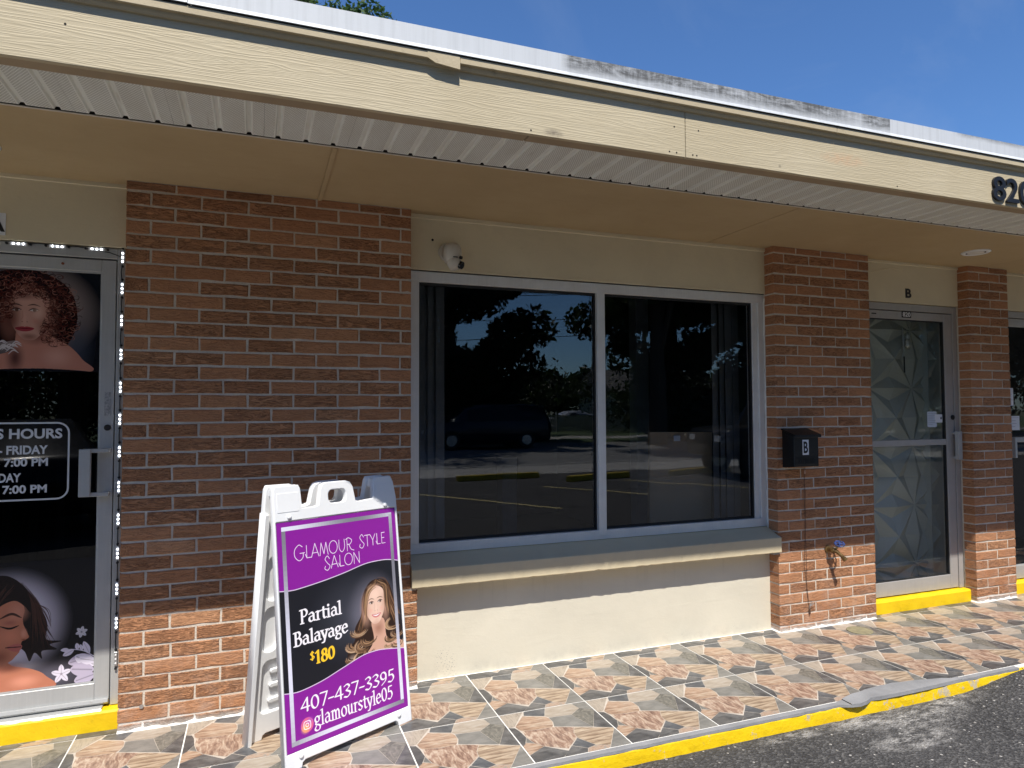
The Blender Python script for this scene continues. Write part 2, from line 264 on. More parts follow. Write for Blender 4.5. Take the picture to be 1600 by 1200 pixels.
# ----------------------------------------------------------------- flat prints (posters), painted into image textures
def cat(pts, n=10, closed=False):
    P = np.array(pts, float)
    if len(P) < 3: return P
    if closed: Q = np.vstack([P[-1], P, P[0], P[1]])
    else: Q = np.vstack([2*P[0]-P[1], P, 2*P[-1]-P[-2]])
    out = []
    for i in range(1, len(Q)-2):
        a, b, c, d = Q[i-1], Q[i], Q[i+1], Q[i+2]
        for t in np.linspace(0, 1, n, endpoint=False):
            out.append(.5*((2*b)+(c-a)*t+(2*a-5*b+4*c-d)*t*t+(-a+3*b-3*c+d)*t**3))
    out.append(Q[-2])
    return np.array(out)
class Canvas:
    def __init__(s, w, h, ppm, bg):
        s.W, s.H, s.k = int(w*ppm), int(h*ppm), ppm
        s.a = np.empty((s.H, s.W, 3)); s.a[:] = bg
    def box(s, x0, y0, x1, y1):
        i0, i1 = max(0, int(x0*s.k)-1), min(s.W, int(x1*s.k)+2); j0, j1 = max(0, int(y0*s.k)-1), min(s.H, int(y1*s.k)+2)
        if i1 <= i0 or j1 <= j0: return None
        X, Y = np.meshgrid((np.arange(i0, i1)+.5)/s.k, (np.arange(j0, j1)+.5)/s.k)
        return slice(j0, j1), slice(i0, i1), X, Y
    def blend(s, b, m, col):
        v = s.a[b[0], b[1]]; v += (np.array(col)-v)*m[..., None]
    def poly(s, pts, col, al=1.):
        P = np.array(pts, float); b = s.box(*P.min(0), *P.max(0))
        if b is None: return
        X, Y = b[2], b[3]; ins = np.zeros(X.shape, bool); j = len(P)-1
        for i in range(len(P)):
            if P[i, 1] != P[j, 1]:
                ins ^= ((P[i, 1] > Y) != (P[j, 1] > Y)) & (X < (P[j, 0]-P[i, 0])*(Y-P[i, 1])/(P[j, 1]-P[i, 1])+P[i, 0])
            j = i
        s.blend(b, ins*al, col)
    def blob(s, x, y, rx, ry, col, al=1., soft=1., rot=0):
        R = max(rx, ry)*1.05; b = s.box(x-R, y-R, x+R, y+R)
        if b is None: return
        c, n = math.cos(rot), math.sin(rot); dx, dy = b[2]-x, b[3]-y
        d = np.sqrt(((dx*c+dy*n)/rx)**2+((-dx*n+dy*c)/ry)**2)
        t = np.clip((1-d)/max(soft, 1e-3), 0, 1); s.blend(b, t*t*(3-2*t)*al, col)
    def stroke(s, pts, w, col, al=1., taper=False, soft=.15):
        P = np.array(pts, float); W = w if isinstance(w, float) else max(w)
        b = s.box(*(P.min(0)-W), *(P.max(0)+W))
        if b is None: return
        X, Y = b[2], b[3]; best = np.full(X.shape, 9.)
        n = len(P)-1
        for i in range(n):
            a, c = P[i], P[i+1]; v = c-a; L = v@v+1e-12
            t = np.clip(((X-a[0])*v[0]+(Y-a[1])*v[1])/L, 0, 1)
            ww = w*(math.sin(math.pi*min(.97, max(.06, (i+.5)/n)))**.6) if taper else w
            best = np.minimum(best, np.hypot(X-a[0]-t*v[0], Y-a[1]-t*v[1])/(ww/2))
        s.blend(b, np.clip((1-best)/soft, 0, 1)*al, col)
    def nib(s, pts, a, bb, ang, col):
        P = np.array(pts, float); d = np.r_[0, np.cumsum(np.hypot(*np.diff(P, axis=0).T))]
        for q in np.arange(0, d[-1]+1e-9, max(bb*.35, .0005)):
            s.blob(np.interp(q, d, P[:, 0]), np.interp(q, d, P[:, 1]), a, bb, col, 1, .25, ang)
    def image(s, name):
        im = bpy.data.images.new(name, s.W, s.H); px = np.ones((s.H, s.W, 4), np.float32); q = np.clip(s.a, 0, 1); px[..., :3] = np.where(q < .0031308, q*12.92, 1.055*q**(1/2.4)-.055)
        im.pixels.foreach_set(px.ravel()); im.update(); im.pack(); return im
def oval(x, y, rx, ry, n=28): return [(x+rx*math.cos(t), y+ry*math.sin(t)) for t in np.linspace(0, 2*math.pi, n)]
# pen-written serif letters: name -> (advance, [(kind, points)])
GL = {
 '0': (.62, [('l', oval(.3, .47, .22, .45))]), '1': (.5, [('l', [(.08, .78), (.26, .93), (.26, 0)]), ('s', (.26, 0))]),
 '3': (.56, [('c', [(.08, .84), (.28, .94), (.43, .76), (.2, .52)]), ('c', [(.2, .52), (.47, .3), (.28, .02), (.04, .08)])]),
 '4': (.62, [('l', [(.43, 0), (.43, .94), (.04, .3), (.58, .3)])]),
 '5': (.56, [('l', [(.46, .92), (.16, .92), (.13, .54)]), ('c', [(.13, .54), (.36, .55), (.46, .28), (.28, .03), (.04, .08)])]),
 '7': (.56, [('l', [(.05, .92), (.5, .92), (.2, 0)])]),
 '8': (.6, [('l', oval(.3, .71, .17, .21)), ('l', oval(.3, .25, .22, .25))]),
 '9': (.6, [('l', oval(.28, .65, .2, .27)), ('c', [(.48, .66), (.44, .28), (.14, -.02)])]), '-': (.42, [('l', [(.03, .36), (.36, .36)])]),
 '$': (.6, [('c', [(.46, .8), (.28, .94), (.1, .74), (.28, .48), (.48, .24), (.28, .0), (.06, .12)]), ('l', [(.28, -.1), (.28, 1.04)])]),
 'a': (.56, [('c', [(.1, .55), (.27, .65), (.41, .5)]), ('l', [(.41, .5), (.41, .06), (.52, .02)]), ('c', [(.41, .4), (.13, .33), (.09, .12), (.23, 0), (.41, .12)])]),
 'e': (.53, [('l', [(.1, .36), (.45, .4)]), ('c', [(.45, .4), (.38, .62), (.23, .65), (.08, .45), (.09, .18), (.24, 0), (.46, .12)])]),
 'g': (.55, [('l', oval(.25, .45, .17, .19)), ('l', [(.38, .58), (.52, .62)]), ('c', [(.16, .28), (.12, .15), (.3, .08), (.47, -.02), (.42, -.24), (.2, -.29), (.05, -.17), (.16, .02)])]),
 'i': (.32, [('l', [(.04, .6), (.16, .64), (.16, 0)]), ('s', (.16, 0)), ('d', (.16, .88))]), 'l': (.32, [('l', [(.04, .97), (.16, 1.), (.16, 0)]), ('s', (.16, 0))]),
 'm': (.88, [('l', [(.04, .6), (.15, .64), (.15, 0)]), ('c', [(.15, .48), (.3, .65), (.43, .5)]), ('l', [(.43, .5), (.43, 0)]), ('c', [(.43, .48), (.58, .65), (.71, .5)]), ('l', [(.71, .5), (.71, 0)]), ('s', (.15, 0)), ('s', (.43, 0)), ('s', (.71, 0))]),
 'o': (.56, [('l', oval(.28, .32, .21, .32))]), 'r': (.42, [('l', [(.04, .6), (.16, .64), (.16, 0)]), ('c', [(.16, .42), (.25, .6), (.39, .6)]), ('s', (.16, 0))]),
 's': (.46, [('c', [(.37, .55), (.22, .65), (.08, .5), (.22, .34), (.38, .18), (.22, 0), (.05, .09)])]),
 't': (.4, [('l', [(.18, .84), (.18, .15)]), ('c', [(.18, .15), (.25, .01), (.37, .06)]), ('l', [(.04, .63), (.36, .63)])]),
 'u': (.58, [('l', [(.03, .64), (.14, .64), (.14, .2)]), ('c', [(.14, .2), (.24, 0), (.42, .15)]), ('l', [(.42, .64), (.42, .02), (.54, .02)])]),
 'y': (.53, [('l', [(.05, .64), (.27, .03)]), ('l', [(.48, .64), (.2, -.25), (.06, -.24)]), ('s', (.06, .64)), ('s', (.47, .64))]),
 'P': (.6, [('l', [(.16, 0), (.16, 1)]), ('s', (.16, 0)), ('l', [(.03, .97), (.2, .97)]), ('c', [(.16, .97), (.4, .98), (.53, .75), (.4, .5), (.16, .48)])]),
 'B': (.64, [('l', [(.16, 0), (.16, 1)]), ('l', [(.03, .97), (.2, .97)]), ('l', [(.03, .02), (.2, .02)]), ('c', [(.16, .97), (.38, .98), (.48, .77), (.36, .55), (.16, .53)]), ('c', [(.16, .53), (.44, .52), (.56, .27), (.42, .02), (.16, .02)])]),
 ' ': (.3, []),
}
def script(cv, text, x0, y0, x1, y1, cap, col, a, b, ang=.5):
    """text from (x0,y0) to (x1,y1) on its baseline"""
    tot = sum(GL[c][0] for c in text); L = math.hypot(x1-x0, y1-y0); sx = L/tot; dx, dy = (x1-x0)/L, (y1-y0)/L; cur = 0
    for ch in text:
        adv, st = GL[ch]
        T = lambda p: (x0+dx*(cur+p[0])*sx-dy*0, y0+dy*(cur+p[0])*sx+p[1]*cap)
        for kind, p in st:
            if kind == 's': p = T(p); cv.nib([(p[0]-.13*sx, p[1]), (p[0]+.13*sx, p[1])], b*1.3, b, 0, col)
            elif kind == 'd': p = T(p); cv.blob(p[0], p[1], a*1.15, a*1.15, col, 1, .2)
            else: cv.nib([T(q) for q in (cat(p) if kind == 'c' else p)], a, b, ang, col)
        cur += adv
CAPS = {  # thin art-nouveau capitals
 'G': (1.0, [('c', [(.8, .86), (.5, 1.), (.14, .72), (.14, .28), (.5, 0), (.82, .18), (.86, .46)]), ('l', [(.58, .46), (.98, .46)])]),
 'L': (.55, [('l', [(.16, .95), (.16, .02), (.52, .02)]), ('l', [(.04, .3), (.16, .02)])]),
 'A': (.72, [('l', [(.02, 0), (.36, 1.), (.68, 0)]), ('l', [(.1, .3), (.58, .3)])]),
 'M': (.86, [('l', [(.06, 0), (.2, .95), (.42, .1), (.64, .95), (.8, 0)])]),
 'O': (.9, [('l', oval(.44, .49, .38, .49))]), 'U': (.72, [('c', [(.1, .95), (.1, .3), (.34, .0), (.6, .3), (.6, .95)])]),
 'R': (.72, [('l', [(.14, 0), (.14, .95)]), ('c', [(.02, .9), (.3, 1.), (.6, .78), (.42, .5), (.14, .5)]), ('c', [(.3, .5), (.5, .1), (.78, -.04)])]),
 'S': (.62, [('c', [(.52, .8), (.34, 1.), (.12, .8), (.3, .52), (.54, .26), (.32, .0), (.06, .12), (.12, .3)])]),
 'T': (.6, [('l', [(.02, .95), (.58, .95)]), ('l', [(.3, .95), (.3, 0)])]), 'Y': (.62, [('l', [(.02, .95), (.3, .45), (.58, .95)]), ('l', [(.3, .45), (.3, 0)])]),
 'E': (.56, [('l', [(.5, .95), (.14, .95), (.14, .02), (.52, .02)]), ('l', [(.14, .5), (.42, .5)])]), 'N': (.74, [('l', [(.08, 0), (.08, .95), (.6, 0), (.6, .95)])]), ' ': (.4, []),
}
def caps(cv, text, x0, y0, x1, y1, cap, col, w, big=()):
    tot = sum(CAPS[c][0] for c in text); sx = (x1-x0)/tot; cur = 0
    for i, ch in enumerate(text):
        adv, st = CAPS[ch]; k = 1.16 if i in big else 1.
        T = lambda p: (x0+(cur+p[0])*sx, y0+(y1-y0)*(cur+p[0])/tot+p[1]*cap*k-(k-1)*cap*.6)
        for kind, p in st: cv.stroke([T(q) for q in (cat(p) if kind == 'c' else p)], w, col)
        cur += adv
def locks(cv, rnd, g0, g1, n, cols, w, jit=.004, al=.8):
    """hair strands between two guide curves"""
    A, B = cat(g0, 8), cat(g1, 8)
    m = min(len(A), len(B)); A, B = A[:m], B[:m]
    for i in range(n):
        t = rnd.random(); P = A*(1-t)+B*t+np.array([rnd.gauss(0, jit), rnd.gauss(0, jit)])
        i0 = rnd.randint(0, m//3); i1 = rnd.randint(2*m//3, m)
        c = np.array(cols[rnd.randrange(len(cols))])*rnd.uniform(.8, 1.15)
        cv.stroke(P[i0:i1], w*rnd.uniform(.5, 1.3), c, al, True, .5)
def face_front(cv, x, y, w, h, skin, lip, brow, turn=.0, smile=True):
    """a plain made-up face, w x h, features shifted sideways by turn"""
    s = np.array(skin); sh = s*[.72, .6, .55]; t = turn*w
    cv.poly(cat([(x-.5*w, y+.12*h), (x-.42*w, y+.4*h), (x, y+.52*h), (x+.42*w, y+.4*h), (x+.5*w, y+.12*h), (x+.44*w, y-.2*h), (x+.2*w, y-.46*h), (x, y-.51*h), (x-.2*w, y-.46*h), (x-.44*w, y-.2*h)], 6, True), s)
    cv.blob(x-.48*w, y-.08*h, .34*w, .6*h, sh, .85); cv.blob(x+.5*w, y-.08*h, .3*w, .6*h, sh, .75); cv.blob(x, y-.5*h, .4*w, .12*h, sh, .6); cv.blob(x, y+.5*h, .5*w, .1*h, sh, .6)
    cv.blob(x+t*.6, y+.28*h, .32*w, .2*h, np.minimum(s*1.14, 1), .7); cv.blob(x+t, y-.1*h, .08*w, .22*h, np.minimum(s*1.16, 1), .6)
    for e in (-1, 1):
        cv.blob(x+t+e*.27*w, y-.13*h, .15*w, .1*h, s*[1.02, .72, .7], .5)
        ex, ey = x+t+e*.22*w, y+.07*h
        cv.blob(ex, ey+.01*h, .15*w, .075*h, sh*.7, .75)
        cv.poly(cat([(ex-.10*w, ey), (ex, ey+.026*h), (ex+.10*w, ey+.004*h), (ex, ey-.02*h)], 5, True), (.62, .55, .52))
        cv.blob(ex+.02*w, ey+.004*h, .05*w, .036*h, (.12, .07, .05), 1, .2)
        cv.stroke(cat([(ex-.13*w, ey-.002*h), (ex, ey+.036*h), (ex+.14*w, ey+.008*h)]), .035*w, (.06, .03, .03), 1, True)
        cv.stroke(cat([(ex-.15*w, ey+.085*h+(.01*h if e > 0 else -.005*h)), (ex, ey+.115*h), (ex+.16*w, ey+.08*h)]), .05*w, brow, .85, True, .5)
    cv.stroke(cat([(x+t-.06*w, y+.06*h), (x+t-.05*w, y-.06*h), (x+t-.1*w, y-.13*h)]), .04*w, sh, .5, True, .8)
    for e in (-1, 1): cv.blob(x+t+e*.06*w, y-.155*h, .035*w, .016*h, sh*.55, .9)
    my = y-.28*h; u = .035*h if smile else .0
    cv.poly(cat([(x+t-.24*w, my+u), (x+t-.06*w, my+.035*h), (x+t, my+.025*h), (x+t+.06*w, my+.035*h), (x+t+.24*w, my+u), (x+t+.1*w, my-.055*h), (x+t-.1*w, my-.055*h)], 6, True), lip)
    if smile: cv.poly(cat([(x+t-.18*w, my+.022*h), (x+t, my+.008*h), (x+t+.18*w, my+.022*h), (x+t, my-.026*h)], 6, True), (.93, .9, .88))
    else: cv.stroke(cat([(x+t-.2*w, my+.0*h), (x+t, my-.004*h), (x+t+.2*w, my)]), .025*w, np.array(lip)*.35, 1, True)
    cv.blob(x+t, y-.4*h, .16*w, .05*h, sh, .25)
def sign_print():
    rnd = random.Random(4); cv = Canvas(.61, .914, 1500, (.25, .014, .31))
    P = lambda *a: list(a)
    purple = (.25, .014, .31)
    w1 = cat([(-.02, .640), (.05, .632), (.104, .634), (.212, .645), (.314, .660), (.423, .680), (.51, .682), (.565, .676), (.63, .66)])
    w2 = cat([(-.02, .238), (.03, .228), (.079, .225), (.174, .237), (.274, .261), (.38, .286), (.45, .289), (.503, .283), (.63, .258)])
    band = list(map(tuple, w1))+list(map(tuple, w2[::-1]))
    cv.poly(band, (.012, .012, .017))
    b = cv.box(0, 0, .61, .914); m = np.clip(1-np.hypot((b[2]-.36)/.26, (b[3]-.47)/.22), 0, 1)**1.4
    up, lo = np.interp(b[2][0], w1[:, 0], w1[:, 1]), np.interp(b[2][0], w2[:, 0], w2[:, 1])
    inb = (b[3] < up[None]) & (b[3] > lo[None]); cv.blend(b, m*inb*.12, (.4, .42, .55))
    keep = cv.a.copy()
    # the woman: glow, hair behind, neck and shoulder, face, hair in front
    cv.blob(.46, .46, .165, .2, (.3, .28, .36), .42, .7)
    dk, md, lt = (.03, .014, .009), (.13, .062, .032), (.40, .23, .12)
    hair = cat([(.478, .602), (.43, .585), (.395, .53), (.385, .46), (.35, .41), (.345, .36), (.31, .33), (.305, .28), (.35, .25), (.42, .27), (.45, .3), (.56, .28), (.6, .33), (.592, .4), (.575, .46), (.565, .52), (.54, .58)], 6, True)
    cv.poly(hair, dk)
    cv.poly(cat([(.44, .42), (.445, .34), (.40, .29), (.31, .27), (.29, .22), (.6, .25), (.6, .30), (.52, .33), (.505, .42)], 6, True), (.66, .38, .28))
    cv.blob(.475, .385, .045, .05, (.3, .13, .08), .7); cv.blob(.33, .262, .045, .05, (.8, .6, .52), .7)
    for g0, g1, n in ((((.47, .6), (.42, .55), (.40, .47), (.37, .41), (.352, .36)), ((.478, .595), (.45, .57), (.425, .5), (.41, .44), (.40, .38)), 60),
                      (((.482, .6), (.53, .58), (.555, .5), (.58, .45), (.60, .42)), ((.482, .59), (.515, .56), (.53, .5), (.55, .44), (.57, .38)), 70)):
        locks(cv, rnd, g0, g1, n, (dk, md, md, lt), .006)
    for cx, cy, r in ((.375, .40, .04), (.35, .345, .042), (.39, .33, .042), (.42, .35, .036), (.335, .295, .036), (.375, .283, .034), (.42, .30, .03), (.56, .39, .038), (.58, .345, .036), (.545, .33, .034), (.575, .30, .03), (.525, .3, .022)):
        a0 = rnd.uniform(2.2, 3.4)
        for k in range(26):
            rr = r*rnd.uniform(.45, 1.08); a1 = a0+rnd.uniform(-.4, .4)
            th = np.linspace(a1, a1+rnd.uniform(1.6, 3.0), 9)
            c = np.array((dk, md, lt, (.62, .42, .27))[min(3, int(rnd.random()*4*(.5+rr/r*.5)))])
            cv.stroke(np.stack([cx+rr*1.25*np.cos(th), cy+rr*.75*np.sin(th)+.12*(rr*np.cos(th))], 1), .0055, c, .75, True, .5)
    face_front(cv, .463, .489, .108, .165, (.82, .56, .44), (.66, .22, .22), (.14, .07, .04), .04)
    locks(cv, rnd, ((.478, .585), (.425, .56), (.405, .5), (.405, .44)), ((.478, .575), (.437, .55), (.415, .49), (.412, .43)), 40, (dk, md, lt), .005)
    locks(cv, rnd, ((.484, .585), (.52, .56), (.523, .49), (.53, .43)), ((.484, .592), (.538, .56), (.545, .49), (.55, .43)), 50, (dk, md, lt), .006)
    cv.a[~inb] = keep[~inb]
    cv.stroke(w1, .004, (.72, .6, .78)); cv.stroke(w2, .004, (.72, .6, .78))
    # silver frame line
    for i, (p, q) in enumerate((((.03, .03), (.03, .886)), ((.03, .886), (.58, .886)), ((.58, .886), (.58, .03)), ((.58, .03), (.03, .03)))):
        N = 40
        for k in range(N):
            t0, t1 = k/N, (k+1)/N; v = .5+.28*math.sin(2.2*(k/N*2.2)+i*1.7); wv = .0085
            xa, xb = p[0]+(q[0]-p[0])*t0, p[0]+(q[0]-p[0])*t1; ya, yb = p[1]+(q[1]-p[1])*t0, p[1]+(q[1]-p[1])*t1
            x0_, x1_, y0_, y1_ = min(xa, xb)-wv*(i % 2 == 0), max(xa, xb)+wv*(i % 2 == 0), min(ya, yb)-wv*(i % 2), max(ya, yb)+wv*(i % 2)
            if i % 2: x0_ -= wv*(k in (0, N-1)); x1_ += wv*(k in (0, N-1))
            cv.poly([(x0_, y0_), (x1_, y0_), (x1_, y1_), (x0_, y1_)], (v*.96, v*.95, v*1.12))
    wh = (.92, .88, .93)
    for off, c in ((.0016, (.2, .01, .24)), (0, (.86, .72, .9))):
        caps(cv, 'GLAMOUR', .07+off, .752-off, .366+off, .752-off, .056, c, .0032, (0,)); caps(cv, 'STYLE', .398+off, .757-off, .545+off, .757-off, .052, c, .0032, (0,))
        caps(cv, 'SALON', .213+off, .69-off, .402+off, .69-off, .052, c, .0032, (0,))
    script(cv, 'Partial', .085, .489, .288, .489, .056, wh, .0055, .0024, .35)
    script(cv, 'Balayage', .052, .404, .314, .404, .056, wh, .0055, .0024, .35)
    script(cv, '$', .122, .334, .146, .334, .032, (.95, .58, .03), .0034, .0016, .35); script(cv, '180', .146, .314, .242, .314, .054, (.98, .60, .03), .0066, .0028, .35)
    script(cv, '407-437-3395', .068, .140, .546, .132, .056, wh, .0048, .0021, .5)
    script(cv, 'glamourstyle05', .126, .066, .53, .060, .060, wh, .0042, .0019, .5)
    # camera badge beside the handle
    x, y = .094, .085
    cv.blob(x, y, .03, .03, (.72, .13, .3), 1, .06); cv.blob(x-.008, y-.012, .026, .026, (.95, .5, .12), .85, .9); cv.blob(x+.012, y+.014, .02, .02, (.45, .1, .55), .7, .9)
    q = cat([(x-.013, y-.013), (x, y-.0155), (x+.013, y-.013), (x+.0155, y), (x+.013, y+.013), (x, y+.0155), (x-.013, y+.013), (x-.0155, y)], 5, True)
    cv.stroke(q, .0035, wh); cv.stroke(oval(x, y, .007, .007), .0032, wh); cv.blob(x+.0095, y+.0095, .002, .002, wh, 1, .2)
    return cv
def curl_print():
    """curly-haired woman, upper panel, x from -.95 to -.116, z from 1.65 to 2.1 (local coordinates)"""
    rnd = random.Random(9); cv = Canvas(.84, .47, 1200, (.008, .008, .012)); X = lambda x: x+.991
    b = cv.box(0, 0, .84, .47); m = np.clip(1-np.abs(np.hypot((b[2]-X(-.44))/.3, (b[3]-.27)/.25)-.62)/.38, 0, 1)
    cv.blend(b, m*.42, (.62, .5, .48)); cv.blob(X(-.25), .12, .1, .2, (.05, .06, .09), .8)
    dk, rd, lt = (.02, .006, .006), (.09, .02, .015), (.3, .11, .08)
    cv.poly(cat([(X(-.6), .43), (X(-.45), .465), (X(-.34), .43), (X(-.275), .37), (X(-.25), .28), (X(-.255), .2), (X(-.285), .13), (X(-.32), .12), (X(-.38), .16), (X(-.5), .14), (X(-.62), .13), (X(-.68), .25)], 6, True), dk)
    cv.poly(cat([(X(-.49), .2), (X(-.39), .24), (X(-.36), .17), (X(-.28), .12), (X(-.225), .06), (X(-.20), .0), (X(-.62), .0), (X(-.6), .06), (X(-.51), .1)], 6, True), (.5, .22, .16))
    cv.blob(X(-.33), .07, .09, .07, (.68, .36, .28), .7); cv.blob(X(-.42), .16, .07, .05, (.12, .035, .03), .85); cv.blob(X(-.5), .06, .05, .09, (.06, .02, .02), .9)
    face_front(cv, X(-.445), .262, .165, .235, (.55, .30, .235), (.34, .04, .055), (.02, .008, .008), -.12, False)
    cv.blob(X(-.525), .24, .06, .13, (.08, .025, .02), .85); cv.blob(X(-.385), .2, .045, .07, (.2, .07, .05), .55, .9, .4); cv.blob(X(-.47), .345, .09, .03, (.1, .03, .025), .7)
    cv.blob(X(-.41), .27, .035, .05, (.75, .48, .38), .45); cv.blob(X(-.445), .16, .05, .02, (.12, .04, .03), .6)
    for k in range(900):
        a = rnd.uniform(-1.15, 3.6); R = rnd.uniform(.42, 1.12)
        x, y = X(-.445)+.185*R*math.cos(a)*1.0, .275+.185*R*math.sin(a)
        if ((x-X(-.45))/.068)**2+((y-.245)/.10)**2 < 1 or (y < .12): continue
        r = rnd.uniform(.007, .016); t0 = rnd.uniform(0, 6.3); th = np.linspace(t0, t0+rnd.uniform(3., 5.5), 10)
        cv.stroke(np.stack([x+r*np.cos(th)*1.1, y+r*np.sin(th)*.8], 1), .004, (dk, dk, rd, rd, (.16, .05, .035), (.04, .012, .01), (.34, .16, .12))[rnd.randrange(7)], .85, True, .5)
    for k in range(60):
        x, y = X(rnd.uniform(-.58, -.36)), rnd.uniform(.37, .43); r = rnd.uniform(.006, .012); t0 = rnd.uniform(0, 6.3); th = np.linspace(t0, t0+4, 9)
        cv.stroke(np.stack([x+r*np.cos(th), y+r*np.sin(th)*.8], 1), .004, (dk, rd, lt)[rnd.randrange(3)], .8, True, .5)
    for k in range(14):
        x, y = X(rnd.uniform(-.56, -.49)), rnd.uniform(.07, .13); cv.stroke(cat([(x-.02, y-.01), (x, y+.008), (x+.022, y-.004)]), .006, (.62, .56, .56), .9, True)
    edge = cat([(-.01, -.01), (X(-.62), .006), (X(-.4), .014), (X(-.2), .004), (.85, -.01)]); cv.poly(list(map(tuple, edge))+[(.9, -.05), (-.05, -.05)], (.008, .008, .012))
    return cv
def petal(cv, x, y, L, w, a, col):
    c, s = math.cos(a), math.sin(a); T = lambda u, v: (x+c*u-s*v, y+s*u+c*v)
    cv.poly(cat([T(0, 0), T(.35*L, .5*w), (T(.75*L, .42*w)), T(L, 0), T(.75*L, -.42*w), T(.35*L, -.5*w)], 5, True), col)
    cv.stroke([T(.1*L, 0), T(.9*L, 0)], w*.12, np.array(col)*.55, .8)
def bob_print():
    """dark-haired woman in profile with white flowers, lower panel, x from -.95, z from .2 to .75"""
    rnd = random.Random(3); cv = Canvas(.84, .56, 1200, (.008, .008, .011)); X = lambda x: x+.956
    cv.blob(X(-.47), .29, .27, .26, (.55, .5, .57), .95, .5); cv.blob(X(-.3), .04, .2, .1, (.16, .15, .2), .6)
    dk, br = (.012, .007, .007), (.06, .025, .018)
    skin, sh = (.46, .17, .1), (.2, .06, .035)
    cv.poly(cat([(X(-.7), .1), (X(-.5), .13), (X(-.44), .105), (X(-.37), .085), (X(-.315), .05), (X(-.3), -.01), (X(-.75), -.01)], 6, True), (.50, .185, .11))
    cv.blob(X(-.46), .1, .09, .035, (.2, .06, .04), .8); cv.blob(X(-.4), .035, .09, .04, (.85, .36, .24), .6)
    cap_ = cat([(X(-.75), .5), (X(-.52), .508), (X(-.45), .49), (X(-.395), .435), (X(-.375), .38), (X(-.33), .33), (X(-.31), .27), (X(-.315), .21), (X(-.25), .195), (X(-.3), .185), (X(-.27), .16), (X(-.33), .16), (X(-.33), .125), (X(-.36), .155), (X(-.38), .12), (X(-.4), .165), (X(-.435), .2), (X(-.428), .235), (X(-.432), .3), (X(-.428), .36), (X(-.45), .40), (X(-.5), .39), (X(-.56), .35), (X(-.75), .3)], 5, True)
    cv.poly(cap_, dk)
    locks(cv, rnd, ((X(-.44), .47), (X(-.38), .38), (X(-.37), .28), (X(-.38), .15)), ((X(-.42), .475), (X(-.35), .37), (X(-.315), .27), (X(-.26), .185)), 70, (dk, br, br), .005)
    # face turned to the right and down
    cv.poly(cat([(X(-.62), .42), (X(-.44), .40), (X(-.405), .355), (X(-.41), .31), (X(-.405), .28), (X(-.39), .245), (X(-.385), .225), (X(-.41), .212), (X(-.415), .2), (X(-.425), .185), (X(-.42), .168), (X(-.435), .15), (X(-.455), .13), (X(-.5), .118), (X(-.62), .16)], 5, True), skin)
    cv.blob(X(-.43), .34, .06, .06, (.6, .26, .17), .7); cv.blob(X(-.46), .24, .06, .05, (.62, .22, .13), .7); cv.blob(X(-.5), .15, .06, .05, sh, .8); cv.blob(X(-.405), .245, .018, .03, (.66, .3, .2), .8)
    cv.stroke(cat([(X(-.5), .318), (X(-.455), .335), (X(-.415), .315)]), .012, dk, .9, True); cv.stroke(cat([(X(-.5), .285), (X(-.46), .272), (X(-.425), .282)]), .009, dk, 1, True)
    cv.blob(X(-.46), .297, .04, .016, (.34, .11, .08), .8)
    cv.poly(cat([(X(-.47), .192), (X(-.43), .203), (X(-.41), .19), (X(-.425), .168), (X(-.455), .175)], 5, True), (.42, .12, .1)); cv.stroke([(X(-.475), .19), (X(-.415), .188)], .004, dk, 1)
    cv.blob(X(-.405), .218, .014, .007, sh, 1)
    cv.poly(cat([(X(-.75), .5), (X(-.5), .5), (X(-.42), .46), (X(-.385), .40), (X(-.38), .335), (X(-.405), .365), (X(-.445), .392), (X(-.5), .372), (X(-.54), .33), (X(-.56), .27), (X(-.75), .2)], 5, True), dk)
    locks(cv, rnd, ((X(-.5), .47), (X(-.53), .40), (X(-.555), .32)), ((X(-.44), .455), (X(-.49), .40), (X(-.535), .33)), 30, (dk, br), .004)
    for k in range(8): cv.stroke(cat([(X(-.375), .38), (X(-.32+rnd.gauss(0, .008)), .34), (X(-.295), .27+rnd.gauss(0, .01))]), .0025, br, .8, True)
    wh, pl = (.74, .68, .78), (.5, .44, .56)
    for i in range(6): petal(cv, X(-.17), .226, .026, .014, i*math.pi/3+.3, (.6, .58, .62))
    for i in range(5): petal(cv, X(-.25), .048, .042, .022, i*2*math.pi/5+.35, wh)
    cv.blob(X(-.17), .226, .005, .005, (.2, .2, .22), 1, .4); cv.blob(X(-.25), .048, .007, .007, (.35, .3, .36), 1, .5)
    st = cat([(X(-.115), .11), (X(-.16), .14), (X(-.21), .152), (X(-.25), .15)]); cv.stroke(st, .004, wh)
    for (x, y, L, w, a) in ((-.135, .125, .062, .026, 2.0), (-.165, .142, .03, .014, 1.9), (-.185, .148, .03, .018, 1.7), (-.2, .15, .05, .024, 3.6), (-.22, .152, .035, .016, 3.1), (-.125, .112, .1, .05, 3.35), (-.11, .07, .1, .05, 2.6), (-.115, .05, .1, .06, 3.0), (-.11, .03, .09, .05, 3.4), (-.11, .09, .07, .04, 2.9)):
        petal(cv, X(x), y, L, w, a, wh if rnd.random() < .6 else pl)
    return cv
